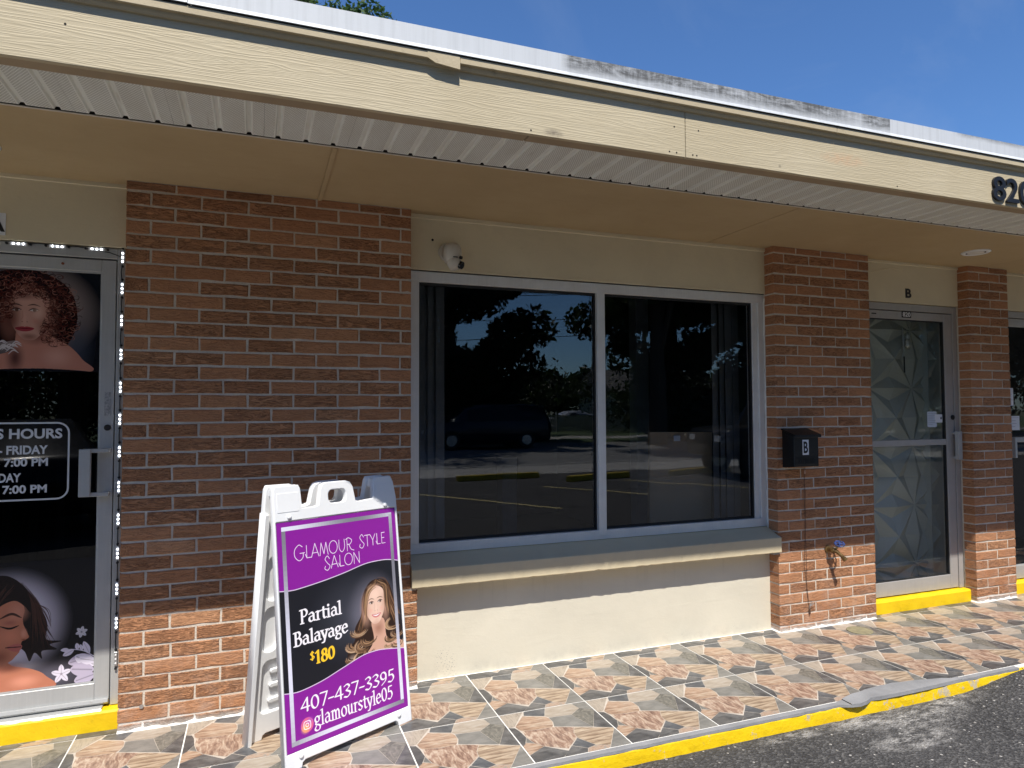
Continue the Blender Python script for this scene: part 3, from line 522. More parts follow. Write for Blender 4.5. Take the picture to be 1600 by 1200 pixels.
# ------------------------------------------------------------------------------- material instances
M_BRICK, M_MORTAR = mat_brick(), mat_mortar()
M_LINTEL = mat_stucco('cream_lintel_paint', (.72, .635, .45)); M_LOWER = mat_stucco('cream_wall_paint', (.665, .62, .505), .08)
M_FASCIA, M_TRIM, M_CEIL, M_SOFFIT, M_ROOF = mat_fascia(), mat_trim(), mat_ceiling(), mat_soffit(), mat_roof_metal()
M_WALU = mat_alu('pale_window_aluminium'); M_ALU = mat_alu('brushed_aluminium', (.46, .465, .46)); M_ALU2 = mat_alu('dull_door_aluminium', (.42, .405, .39), .45)
M_BLACK = plain('black_rubber', (.012, .012, .013), .6); M_DARK = plain('dark_void', (.02, .018, .016), .9)
M_YEL, M_CURB = mat_yellow('yellow_step_paint', False), mat_yellow('worn_yellow_kerb_paint', True)
M_ASPH = mat_asphalt(); M_GLASS = mat_glass('window_glass', (.8, .82, .84), .048); M_DGLASS = mat_glass('door_glass', (.93, .95, .94), .042)
M_WHITE = plain('white_plastic', (.80, .81, .82), .38, 0, .04, 4, .0002); M_SILVER = plain('bolt_metal', (.55, .55, .55), .35, .8)
M_GROUT = plain('white_grout', (.82, .81, .77), .85, 0, .08, 20, .0008); M_CONC = plain('grey_concrete', (.25, .25, .255), .85, 0, .2, 6, .003)
M_BACK = plain('shaded_fascia_paint', (.35, .265, .17), .7, 0, .12, 5); M_JCH = plain('vinyl_channel', (.62, .57, .49), .5, 0, .15); M_PAPER = plain('white_paper', (.72, .74, .78), .7, 0, .03)  # M_BACK: fascia paint with the shade of the underside put into its colour
M_LETTER = plain('black_letter', (.010, .010, .012), .45, 0, .1)
# ------------------------------------------------------------------------------- ground
def sheet(name, pts, z, mat, kind='structure'):
    me = bpy.data.meshes.new(name); me.from_pydata([(x, y, z) for x, y in pts], [], [tuple(range(len(pts)))]); me.update()
    return put(link(name, me, mat, center=False), kind=kind)
GZ = -.07
M_DIRT = plain('ground_soil', (.11, .12, .06), .95, 0, .3, .4, .01)
sheet('ground', [(-300, -300), (300, -300), (300, 300), (-300, 300)], GZ-.03, M_DIRT)
sheet('parking_lot', [(-60, -10.9), (60, -10.9), (60, -.9), (-60, -.9)], GZ, M_ASPH)
# kerb: one long run with rounded, chipped edge and a lifted grey capping strip
rk = random.Random(5)
def kerb_run(xs):
    mb = MB(); prof = []
    for x in xs:
        j = lambda s: rk.gauss(0, s)
        w = 1.0 if x < 2.9 else 1.9
        e = -.951+j(.0008*w)
        prof.append([(-.80, GZ-.02), (-.80, -.012), (-.928, -.012+j(.0002)), (e+.006, -.007+j(.0007*w)), (e, -.017+j(.0014*w)), (e-.004+j(.0006), GZ*.6), (e-.008+j(.0012), GZ-.02)])
    n = len(prof[0]); vs = [(x, *p) for x, P in zip(xs, prof) for p in P]
    fs = [(i*n+k, i*n+k+1, (i+1)*n+k+1, (i+1)*n+k) for i in range(len(xs)-1) for k in range(n-1)]
    mb.add(vs, fs); return mb
xs = [-20, -10, -4]+list(np.arange(-2, 4.56, .04))+[4.58]
put(kerb_run(xs).build('kerb', M_CURB), kind='structure')
xs2 = [4.585, 5, 6, 8, 12, 30]
put(kerb_run(xs2).build('kerb', M_CURB), kind='structure')
# grey capping along the tiles, widening into a mortar patch where the kerb broke away
mb = MB(); cap = []
for x in np.arange(-4, 4.6, .05):
    yb, yf = -.921, -.949+rk.gauss(0, .001)
    if 3.27 < x < 4.05:
        u = (x-3.27)/.78; yb = -.921+.062*math.sin(math.pi*min(1, u*1.02))**.7*(1 if x < 3.9 else 1.0)+rk.gauss(0, .003); yf = -.95-(.03*math.sin(math.pi*(x-3.25)/.2) if x < 3.45 else .008*math.sin(math.pi*u))
    cap.append((x, yb, yf))
for (x, a, b), (x2, a2, b2) in zip(cap[:-1], cap[1:]):
    z = .006 if 3.25 < x < 4.06 else .0012
    mb.add([(x, a, z), (x2, a2, z), (x2, b2, z-.001), (x, b, z-.001), (x, b-.001, -.012), (x2, b2-.001, -.012)], [(0, 3, 2, 1), (3, 4, 5, 2)])
put(mb.build('kerb_capping', M_CONC), kind='structure')
def stripe(x, y, L, w=.1, name='parking_line', a=(-.55, -.84)):
    d = Vector(a).normalized(); n = Vector((-d.y, d.x))*w/2; p = Vector((x, y)); q = p+d*L
    return sheet(name, [tuple(p+n), tuple(q+n), tuple(q-n), tuple(p-n)], GZ+.004, M_LINE)
M_LINE = plain('yellow_line_paint', (.48, .40, .18), .7, 0, .25, 8, .002)
def lot_rise(x, y):   # asphalt swells up to the walk past the end of the kerb face
    u = min(1, max(0, (x-4.0)/.72)); v = min(1, max(0, (y+2.2)/1.2)); return .064*u*u*(3-2*u)*v*v*(3-2*v)
gx, gy = np.linspace(3.9, 9.9, 61), np.linspace(-2.3, -.952, 28); vs = [(x, y, GZ+.0015+lot_rise(x, y)) for y in gy for x in gx]; w = len(gx)
me = bpy.data.meshes.new('asphalt_ramp'); me.from_pydata(vs, [], [(k*w+i, k*w+i+1, (k+1)*w+i+1, (k+1)*w+i) for k in range(len(gy)-1) for i in range(w-1)]); me.polygons.foreach_set('use_smooth', [True]*len(me.polygons)); put(link('asphalt_ramp', me, M_ASPH, center=False), kind='structure')
d, n = Vector((-.55, -.84)).normalized(), Vector((.84, -.55)).normalized(); p0 = Vector((4.70, -.956)); vs = []
for i in range(60):
    for q in (0, .11): p = p0+n*q*.9+d*(i*.035)+Vector((q*.55, 0)); vs.append((p.x, min(-.953, p.y), GZ+.0055+lot_rise(p.x, p.y)))
me = bpy.data.meshes.new('parking_line'); me.from_pydata(vs, [], [(2*i, 2*i+1, 2*i+3, 2*i+2) for i in range(59)]); put(link('parking_line', me, M_YEL, center=False), kind='structure')
stripe(4.95, -5.65, 3.1); stripe(7.1, -6.7, 2.2); stripe(9.4, -6.7, 2.7); stripe(2.4, -5.7, 3.1); stripe(11.9, -6.7, 2.7); stripe(0., -5.7, 3.1); stripe(-2.5, -5.7, 3.1)
# ------------------------------------------------------------------------------- tiled walk
walk = thing('tiled_sidewalk', None, None); del_keys = [k for k in ('label', 'category') if k in walk]
walk['kind'] = 'structure'
mb = MB(); mb.box(-20, -.93, GZ-.02, 30, .3, -.0019); mb.build('grout_bed', M_GROUT, walk)
TM = dict(slate=mat_stone('slate', (.058, .057, .058), (.092, .09, .089), (.14, .136, .133), (.05, .05, .052), (5, 12, 1), .3, 1.0, .3),
 slate_blue=mat_stone('blue_slate', (.065, .068, .075), (.098, .102, .108), (.145, .148, .15), (.045, .05, .06), (5, 12, 1), -.3, 1, .3),
 grey=mat_stone('grey_stone', (.145, .14, .128), (.185, .178, .162), (.23, .22, .20), (.10, .098, .09), (4, 9, 1), .2, .6, .3),
 sand=mat_stone('pale_sandstone', (.26, .21, .16), (.37, .31, .245), (.42, .37, .31), (.22, .165, .12), (4, 30, 1), .12, .9, .5),
 stripe_grey=mat_stone('pale_grain_stone', (.24, .2, .165), (.42, .36, .29), (.3, .255, .205), (.18, .14, .11), (30, 5, 1), -.5, 1.2, .5),
 orange=mat_stone('orange_woodgrain', (.18, .11, .072), (.41, .27, .185), (.47, .375, .28), (.17, .095, .06), (4, 28, 1), .25, 1.3, .5),
 swirl=mat_stone('swirled_brown', (.15, .085, .062), (.36, .235, .17), (.54, .435, .335), (.11, .06, .042), (17, 5, 1), .8, 2.0, .5),
 mottle=mat_stone('mottled_stone', (.10, .095, .082), (.16, .152, .13), (.24, .22, .185), (.08, .07, .06), (11, 9, 1), 0, 2.2, .5),
 stripe=mat_stone('striped_woodgrain', (.15, .095, .062), (.39, .29, .2), (.53, .43, .315), (.19, .125, .085), (2.5, 30, 1), .1, 1., .5),
 brown=mat_stone('brown_stone', (.28, .19, .14), (.42, .30, .22), (.3, .26, .22), (.2, .13, .1), (12, 9, 1), .4, 2, .5))
TK = list(TM); TMATS = [TM[k] for k in TK]+[plain('tile_body', (.55, .49, .42), .5, 0, .15, 20)]
STONES = [('stripe_grey', [(0, 0), (.269, 0), (.074, .288), (0, .288)]), ('slate', [(0, .288), (.063, .31), (.087, .387), (.102, .53), (.045, .653), (0, .69)]),
 ('slate_blue', [(.278, 0), (.524, 0), (.449, .176), (.245, .092)]), ('sand', [(.524, 0), (.833, 0), (.862, .136), (.719, .242), (.475, .213), (.449, .182)]),
 ('orange', [(.078, .29), (.229, .097), (.447, .187), (.467, .226), (.473, .316), (.449, .391), (.425, .426), (.284, .426), (.109, .396), (.089, .363)]),
 ('grey', [(.833, 0), (1, 0), (1, .22), (.862, .136)]), ('mottle', [(.862, .136), (1, .22), (.813, .565), (.765, .411), (.719, .244)]),
 ('slate', [(1, .22), (1, .653), (.813, .565)]), ('grey', [(.471, .22), (.719, .244), (.765, .411), (.813, .565), (.445, .418), (.475, .325)]),
 ('swirl', [(.109, .396), (.282, .429), (.438, .424), (.627, .503), (.572, .611), (.559, .708), (.438, .826), (.394, .873), (.194, .749), (.133, .664), (.102, .53)]),
 ('grey', [(.1, .534), (.131, .662), (.06, .626)]), ('orange', [(0, .69), (.058, .629), (.133, .668), (.194, .752), (0, .857)]),
 ('slate', [(0, .859), (.194, .749), (.379, .91), (.291, 1), (0, 1)]), ('stripe', [(.627, .503), (1, .657), (.794, .954), (.664, .897), (.561, .708), (.572, .611)]),
 ('slate_blue', [(.559, .712), (.664, .899), (.568, .927), (.447, .831)]), ('slate', [(.442, .833), (.568, .93), (.532, 1), (.293, 1)]),
 ('brown', [(.57, .927), (.662, .903), (.794, .956), (.763, 1), (.532, 1)]), ('grey', [(1, .657), (1, 1), (.765, 1), (.794, .956)])]
T = .455
def tile_mesh(v0=0., v1=1.):
    """18-inch porcelain tile with pressed stone shapes; v0..v1 keeps a cut strip of it"""
    bm = bmesh.new(); g = .003
    def face(pts, z, mi):
        vs = [bm.verts.new((x, y, z)) for x, y in pts]
        try: f = bm.faces.new(vs); f.material_index = mi; return f
        except ValueError: return None
    for k, P in STONES:
        Q = [Vector((u*T, -v*T)) for u, v in P]; c = sum(Q, Vector((0, 0)))/len(Q)
        n = len(Q); ar = sum(Q[i].x*Q[(i+1) % n].y-Q[(i+1) % n].x*Q[i].y for i in range(n)); sg = 1 if ar > 0 else -1
        ins = []
        for i in range(n):
            a, b, d = Q[i-1], Q[i], Q[(i+1) % n]; e1, e2 = (b-a).normalized(), (d-b).normalized(); n1, n2 = Vector((-e1.y, e1.x))*sg, Vector((-e2.y, e2.x))*sg
            m = (n1+n2); m = m.normalized()/max(.55, m.normalized().dot(n1)) if m.length > .1 else n1
            ins.append((b.x+m.x*.0009, b.y+m.y*.0009))
        ins = [(min(T-g, max(g, x)), min(-g, max(-T+g, y))) for x, y in ins]; face(ins if sg > 0 else ins[::-1], 0, TK.index(k))
    face([(g, -T+g), (T-g, -T+g), (T-g, -g), (g, -g)], -.0008, len(TK))
    for p, nrm in (((0, -v0*T-(g if v0 else 0), 0), (0, 1, 0)), ((0, -v1*T+(g if v1 < 1 else 0), 0), (0, -1, 0))):
        if (v0 > 0 and nrm[1] > 0) or (v1 < 1 and nrm[1] < 0): bmesh.ops.bisect_plane(bm, geom=bm.verts[:]+bm.edges[:]+bm.faces[:], plane_co=p, plane_no=nrm, clear_outer=True)
    me = bpy.data.meshes.new('tile'); bm.normal_update(); bm.to_mesh(me); bm.free()
    for m in TMATS: me.materials.append(m)
    return me
full = tile_mesh(); cut = tile_mesh(.83, 1.); X0 = 1.6545
def lay(me, x, y):
    o = bpy.data.objects.new('tile', me); COL.objects.link(o); o.parent = walk; o.location = (x, y, R_.uniform(-.0003, .0003)); o.rotation_euler = (R_.gauss(0, .0004), R_.gauss(0, .0004), R_.gauss(0, .0010))
for k in range(-6, 22):
    for r in range(2): lay(full, X0+T*k, -.005-T*r)
for k in range(-6, 22): lay(cut, X0+T*k, -.005+.83*T+.17*T)
# ------------------------------------------------------------------------------- brickwork
zj = lambda n: .035+(36-n)*.0677
BL, BH, BD = .2037, .0577, .088
def brick_mesh(seed):
    rr = random.Random(seed); xs = [0, .005, .06, .13, BL-.005, BL]; zs = [0, .005, BH-.005, BH]; vs = []; nx, nz_ = len(xs), len(zs)
    for k, z in enumerate(zs):
        for i, x in enumerate(xs):
            b = i in (0, nx-1) or k in (0, nz_-1); dx, dz = rr.gauss(0, .0011), rr.gauss(0, .0011)
            vs.append((x+(dx if i in (0, nx-1) else 0), rr.uniform(.0008, .0026) if b else rr.gauss(0, .0007), z+(dz if k in (0, nz_-1) else 0)))
    fs = [(k*nx+i, k*nx+i+1, (k+1)*nx+i+1, (k+1)*nx+i) for k in range(nz_-1) for i in range(nx-1)]
    ring = [i for i in range(nx)]+[k*nx+nx-1 for k in range(1, nz_)]+[(nz_-1)*nx+i for i in range(nx-2, -1, -1)]+[k*nx for k in range(nz_-2, 0, -1)]
    b0 = len(vs); vs += [(vs[i][0], BD, vs[i][2]) for i in ring]; n = len(ring)
    fs += [(ring[i], b0+i, b0+(i+1) % n, ring[(i+1) % n]) for i in range(n)]
    me = bpy.data.meshes.new('brick'); me.from_pydata(vs, [], fs); me.materials.append(M_BRICK); me.update(); return me
BM = [brick_mesh(i) for i in range(9)]
def brickwork(t, x0, x1, even, odd, x1low=None):
    mb = MB(); mb.box(x0+.004, .0034, 0, x1-.004, .2, 2.5165)
    if x1low: mb.box(x1-.0045, .0034, 0, x1low-.004, .2, .515)
    mb.build('mortar', M_MORTAR, t)
    for r in range(38):
        zt = 2.514 if r == 0 else zj(r-1)-.0045; zb = .0015 if r == 37 else zj(r)+.0045; e = x1low if (x1low and zt < .53) else x1
        J = [x0-.005]+[x+R_.gauss(0, .0018) for x in (odd if r % 2 else even) if x < e-.02]+[e+.005]
        for a, b in zip(J[:-1], J[1:]):
            L = b-a-.0100
            o = bpy.data.objects.new('brick', BM[R_.randrange(9)]); COL.objects.link(o); o.parent = t
            o.location = Vector((a+.005, R_.gauss(0, .00045)-.0003, zb+R_.gauss(0, .0007)))-WL[t]; o.scale = (L/BL, 1, (zt-zb)/BH*R_.uniform(.97, 1.0)); o.rotation_euler = (0, R_.gauss(0, .0025)*.2/max(L, .05)*.5, R_.gauss(0, .0022))
def smear(t, x0, x1, side=None):
    mb = MB(); xs = np.arange(x0, x1+.001, .012); ph = R_.uniform(0, 9)
    h = [.007+.004*math.sin(x*31+ph)+.003*math.sin(x*83+2*ph)+abs(R_.gauss(0, .0012)) for x in xs]
    for i in range(len(xs)-1):
        a, b = xs[i], xs[i+1]; mb.add([(a, -.011-h[i]*.3, .0004), (b, -.011-h[i+1]*.3, .0004), (b, -.006, h[i+1]*.6), (a, -.006, h[i]*.6), (b, .003, h[i+1]), (a, .003, h[i])], [(0, 1, 2, 3), (3, 2, 4, 5)])
    if side is not None: mb.add([(x0-.01, -.012, .0004), (x0-.01, .08, .0004), (x0+.001, .08, .008), (x0+.001, -.004, .008)], [(0, 1, 2, 3)])
    mb.build('mortar_smear', M_GROUT, t)
bk = .2137
bw = thing('brick_wall', 'wide brick wall panel between the poster-covered door and the big window', 'brick wall', (.66, 0, 0))
brickwork(bw, 0., 1.334, [bk*k-.005 for k in range(1, 8)], [bk*(k-.5)-.005 for k in range(1, 8)], 1.3695); smear(bw, 0, 1.369)
bp = thing('brick_pillar', 'wide brick pillar carrying the black mailbox and the hose tap', 'brick pillar', (4.16, 0, 0))
brickwork(bp, 3.746, 4.582, [3.938, 4.153, 4.373], [3.834, 4.05, 4.27, 4.486]); smear(bp, 3.746, 4.582, 1)
bp2 = thing('brick_pillar', 'narrow brick pillar between the glass door lettered B and the door at the right edge', 'brick pillar', (5.8, 0, 0))
brickwork(bp2, 5.585, 6.02, [5.819], [5.708, 5.934]); smear(bp2, 5.585, 6.02, 1)
sc = MB(); sc.lathe([(.009, -.006), (.009, -.002), (.006, -.001), (.0055, .002)], (.096, 0, .103), 'y', 12); put(sc.build('wall_anchor', M_SILVER), 'small grey metal anchor set in the bottom of the wide brick wall', 'wall anchor')
# ------------------------------------------------------------------------------- stucco walls, sill
lw = thing('stucco_wall', 'cream stucco wall below the sill of the big window', 'wall', (2.55, .085, 0))
MB().box(1.36, .085, 0, 3.75, .24, .60).build('wall_face', M_LOWER, lw)
lt = thing('stucco_wall', 'cream stucco band above the big window, behind the white camera', 'wall', (2.55, .085, 2.2))
MB().box(1.325, .085, 2.212, 3.752, .24, 2.493).build('wall_face', M_LINTEL, lt)
mb = MB(); mb.prism([(.085, 2.493), (.076, 2.497), (.076, 2.5165), (.24, 2.5165), (.24, 2.493)], 1.325, 3.752); mb.build('top_trim', M_LINTEL, lt)
mb = MB()   # hand-run filler line along the window head
for i in range(60):
    x = 1.36+i*.04; z0_, z1_ = 2.222+.007*math.sin(i*1.3)+R_.gauss(0, .003), 2.222+.007*math.sin((i+1)*1.3)+R_.gauss(0, .003); mb.tube([(x, .0845, z0_), (x+.04, .0845, z1_)], .0022, 5)
mb.build('filler_bead', M_LINTEL, lt)
for nm, a, b, lab in (('stucco_wall', -3., -.001, 'cream stucco band above the poster-covered door at the left'), ('stucco_wall', 4.583, 5.586, 'cream stucco band above the glass door, bearing the small black letter B'), ('stucco_wall', 6.021, 8.5, 'cream stucco band above the door at the right edge')):
    t = thing(nm, lab, 'wall', ((a+b)/2, .085, 2.2)); MB().box(a, .085, 2.217, b, .24, 2.497).build('wall_face', M_LINTEL, t)
    mb = MB(); mb.prism([(.085, 2.497), (.078, 2.5), (.078, 2.5165), (.24, 2.5165), (.24, 2.497)], a, b); mb.build('top_trim', M_LINTEL, t)
    if 4 < a < 5:
        mb = MB(); mb.tube([(4.6, .0845, 2.40), (4.75, .0845, 2.435), (4.86, .0845, 2.455)], .002, 5); mb.tube([(4.79, .0845, 2.447), (4.9, .0845, 2.466), (4.97, .0845, 2.463)], .003, 5); mb.build('filler_bead', M_LINTEL, t)
sill = thing('window_sill', 'thick cream painted sill under the big window', 'window sill', (2.55, 0, .5))
mb = MB(); xs = np.linspace(1.338, 3.752, 90); pr = []
for i, x in enumerate(xs):
    c = R_.gauss(0, .0012) if R_.random() < .5 else 0; d = -.006 if R_.random() < .05 else 0
    pr.append([(.12, .516), (-.015, .515+c+d), (-.021+R_.gauss(0, .0006), .520+c), (-.021+R_.gauss(0, .0006), .610), (-.016, .6145), (.12, .672)])
n = 6; mb.add([(x, *p) for x, P in zip(xs, pr) for p in P], [(i*n+k, i*n+(k+1) % n, (i+1)*n+(k+1) % n, (i+1)*n+k) for i in range(len(xs)-1) for k in range(n)]+[tuple(range(n)), tuple(range((len(xs)-1)*n, len(xs)*n))[::-1]])
mb.build('sill_body', mat_stucco('sill_paint', (.61, .52, .35), .3), sill)
MB().box(3.70, -.006, .501, 3.749, .09, .5155).build('filler', M_CONC, sill, .002)
# ------------------------------------------------------------------------------- roof edge
roof = thing('roof_canopy', 'tan roof overhang with white metal edge above the storefront', 'roof', (2, 0, 2.5))
for a, b in ((-5, 2.2435), (2.2465, 12)): MB().box(a, -1.17, 2.497, b, -1.15, 2.715).build('fascia_board', M_FASCIA, roof, .0015)
for a, b in ((-5, 1.543), (1.547, 12)): MB().box(a, -1.1495, 2.4985, b, -1.093, 2.56).build('fascia_backer', M_BACK, roof, .0015)
mb = MB(); mb.prism([(-1.17, 2.69), (-1.178, 2.691), (-1.184, 2.699), (-1.186, 2.707), (-1.17, 2.707)], -5, 12); mb.build('cove_moulding', M_TRIM, roof)
for a, b in ((-5, 1.2565), (1.2575, 3.05), (3.0515, 12)): MB().box(a, -1.197, 2.7072, b, -1.17, 2.733).build('trim_board', M_TRIM, roof, .0012)
mb = MB(); mb.add([(1.135, y, z) for y in (-1.1985, -1.19) for z in (2.708, 2.733)]+[(1.165, y, 2.693) for y in (-1.1985, -1.19)]+[(1.256, y, z) for y in (-1.1985, -1.19) for z in (2.684, 2.733)],
   [(0, 4, 6, 7, 1), (2, 3, 9, 8, 5), (0, 2, 5, 4), (4, 5, 8, 6), (6, 8, 9, 7)]); mb.build('loose_trim_flap', M_TRIM, roof)
mb = MB(); mb.prism([(-1.2035, 2.7372), (-1.2015, 2.7362), (-1.1935, 2.7525), (-1.193, 2.8175), (-1.15, 2.8265), (-1.15, 2.8285), (-1.196, 2.8195), (-1.1955, 2.753)], .357, 12); mb.build('metal_edge', M_ROOF, roof)
mb = MB(); mb.prism([(-1.2035, 2.7392), (-1.2015, 2.7382), (-1.1935, 2.7545), (-1.193, 2.8145), (-1.15, 2.8235), (-1.15, 2.8255), (-1.196, 2.8165), (-1.1955, 2.755)], -5, .355); mb.build('metal_edge', M_ROOF, roof)
mb = MB(); mb.box(-5, -1.168, 2.716, 12, -1.10, 2.74); mb.build('edge_gap_shade', M_DARK, roof)  # near-black fill paints the shade in the recess under the metal edge
MB().box(-5, -1.15, 2.76, 12, 9, 2.82).build('roof_deck', M_CONC, roof)
n = 0
for k in range(-46, 112, 3):   # ribbed soffit panels, three pans each
    mb = MB(); xa = -.2015+k*.1055; pr = []
    for q in range(3):
        c = xa+q*.1055; pr += [(c-.0515, 2.5172), (c+.0, 2.5172)] if q == 0 else []
        pr += [(c-.0105+.0, 2.5172), (c-.006, 2.5262), (c+.006, 2.5262), (c+.0105, 2.5172)] if q else [(c-.0105, 2.5172), (c-.006, 2.5262), (c+.006, 2.5262), (c+.0105, 2.5172)]
    pr = [p for i, p in enumerate(pr) if not (i in (1,))]; pr.append((xa+3*.1055-.0525, 2.5172))
    vs = [(x, y, z) for y in (-1.094, -.7475+R_.gauss(0, .0012)) for x, z in pr]; m = len(pr)
    vs += [(x, y, z+.0012) for (x, y, z) in vs]
    mb.add(vs, [(i, i+1, m+i+1, m+i) for i in range(m-1)]+[(2*m+i, 3*m+i, 3*m+i+1, 2*m+i+1) for i in range(m-1)]+[(m+i, m+i+1, 3*m+i+1, 3*m+i) for i in range(m-1)]); mb.build('soffit_panel', M_SOFFIT, roof)
mb = MB(); mb.prism([(-.742, 2.514), (-.735, 2.5128), (-.7335, 2.516), (-.741, 2.5172)], -5, 12); mb.build('soffit_channel', M_JCH, roof)
MB().box(-5, -.734, 2.5175, 12, -.728, 2.56).build('channel_gap_shade', M_DARK, roof)  # near-black strip paints in the darkness of the hollow behind the channel
for a, b in ((-5, -1.566), (-1.563, .8553), (.8587, 3.2783), (3.285, 5.71), (5.713, 12)): MB().box(a, -.7335, 2.5168, b, .24, 2.535).build('ceiling_sheet', M_CEIL, roof, .001)
MB().box(.853, -.733, 2.509, .873, -.001, 2.5165).build('joint_strip', M_CEIL, roof, .001)
for px_, y_ in ((1.545, 0), (2.2, 0), (2.28, 0), (2.19, 1), (2.31, 1), (.02, 1), (3.45, 0), (2.165, 0), (2.30, 0)):
    mb = MB(); mb.lathe([(.0035, -.0006), (.0035, .0006)], (px_, -1.1703, 2.512 if not y_ else 2.62), 'y', 8); mb.build('nail_head', M_DARK, roof)
# ------------------------------------------------------------------------------- big window
win = thing('shop_window', 'wide two-pane shop window with aluminium frame, dark glass reflecting trees', 'window', (2.55, .1, .67))
MB().box(1.352, .1, 2.15, 3.745, .17, 2.207).build('head_frame', M_WALU, win, .0015)
MB().box(1.352, .1, .668, 3.745, .17, .722).build('bottom_frame', M_WALU, win, .0015)
MB().box(1.352, .098, .7222, 1.40, .17, 2.1498).build('side_frame', M_WALU, win, .0015); MB().box(3.70, .1, .7222, 3.745, .17, 2.1498).build('side_frame', M_WALU, win, .0015)
MB().box(3.66, .112, .7222, 3.6995, .17, 2.1498).build('side_frame', M_WALU, win, .0015)
MB().box(2.493, .096, .69, 2.545, .17, 2.2).build('mullion', M_WALU, win, .0015)
for a, b in ((1.4005, 2.4925), (2.5455, 3.6595)):
    mb = MB(); mb.box(a, .122, .7225, b, .15, .734); mb.box(a, .122, 2.136, b, .15, 2.1495); mb.box(a, .122, .7345, a+.008, .15, 2.1355); mb.box(b-.008, .122, .7345, b, .15, 2.1355); g = mb.build('gasket', M_BLACK, win)
    me = bpy.data.meshes.new('pane'); x0, x1, z0, z1 = a+.008, b-.008, .734, 2.136
    MB().box(x0, .132, z0, x1, .138, z1).build('pane', M_GLASS, win)
MB().tube([(1.352, .097, 2.2115), (3.745, .097, 2.2115)], .004, 6).build('head_gap_shadow', M_DARK, win)  # dark rod drawn for the shadow line at the window head
mb = MB()
pz = .68
pts = [(3.748, .094, .66)]
while pz < 2.2: pts.append((3.7455+R_.gauss(0, .001), .094+R_.gauss(0, .001), pz)); pz += .03
mb.tube(pts, [.004+abs(R_.gauss(0, .0015)) for _ in pts], 6); mb.build('caulk_bead', M_GROUT, win)
# ------------------------------------------------------------------------------- interiors
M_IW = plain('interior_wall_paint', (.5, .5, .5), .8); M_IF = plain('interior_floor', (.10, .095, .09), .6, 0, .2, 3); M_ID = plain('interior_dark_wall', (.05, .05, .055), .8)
room = thing('shop_interior', 'dim empty shop room behind the big window', 'room', (2.5, 2, 0))
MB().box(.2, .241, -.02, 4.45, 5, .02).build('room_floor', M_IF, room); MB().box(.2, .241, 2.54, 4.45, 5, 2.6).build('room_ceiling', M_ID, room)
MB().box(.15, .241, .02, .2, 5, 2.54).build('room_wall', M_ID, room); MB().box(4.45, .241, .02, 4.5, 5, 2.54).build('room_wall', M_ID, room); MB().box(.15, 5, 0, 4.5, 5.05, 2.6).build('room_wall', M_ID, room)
M_COLM = plain('interior_column_paint', (.45, .47, .5), .7)
for x, y, h, lab in ((4.1, 2.2, 2.54, 'tall pale post inside the shop, seen through the right pane'), (2.67, 2.1, 1.02, 'low pale partition end inside the shop, seen through the left pane')):
    put(MB().box(x-.07, y, .02, x+.07, y+.14, h).build('interior_post', M_COLM, None, .004), lab, 'post')
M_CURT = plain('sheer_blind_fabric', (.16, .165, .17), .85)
def blinds(x0, x1, y, lab, n):
    t = thing('vertical_blind', lab, 'blind', ((x0+x1)/2, y, .5)); w = (x1-x0)/n
    for i in range(n):
        a = .35+R_.gauss(0, .12); xc = x0+(i+.5)*w; dx, dy = w*.62*math.cos(a), w*.62*math.sin(a)
        mb = MB(); nb = Vector((-dy, dx, 0)).normalized()*.0006
        mb.add([(xc-dx, y-dy, .62), (xc+dx, y+dy, .62), (xc+dx, y+dy, 2.24), (xc-dx, y-dy, 2.24)]+[(xc-dx+nb.x, y-dy+nb.y, .62), (xc+dx+nb.x, y+dy+nb.y, .62), (xc+dx+nb.x, y+dy+nb.y, 2.24), (xc-dx+nb.x, y-dy+nb.y, 2.24)], [(0, 1, 2, 3), (7, 6, 5, 4), (0, 3, 7, 4), (1, 5, 6, 2)]); mb.build('slat', M_CURT, t)
    MB().box(x0, y-.03, 2.245, x1, y+.03, 2.28).build('head_rail', M_WHITE, t)
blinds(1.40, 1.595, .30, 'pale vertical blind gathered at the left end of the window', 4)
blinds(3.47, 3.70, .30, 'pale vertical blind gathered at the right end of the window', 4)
M_CARD = plain('brown_cardboard', (.46, .33, .21), .8, 0, .1, 3)
card = thing('cardboard_sheet', 'large brown cardboard sheet with a white label leaning inside the right pane', 'cardboard', (3.35, .5, 0))
mb = MB(); mb.add([(2.98, .34, .02), (3.46, .34, .02), (3.56, .42, 1.28), (3.06, .42, 1.29), (2.98, .37, .02), (3.46, .37, .02), (3.56, .45, 1.28), (3.06, .45, 1.29)], [(0, 1, 2, 3), (4, 7, 6, 5), (0, 4, 5, 1), (3, 2, 6, 7), (0, 3, 7, 4), (1, 5, 6, 2)]); mb.build('board', M_CARD, card)
MB().box(3.24, .413, 1.225, 3.29, .4165, 1.262).build('white_label', M_PAPER, card)
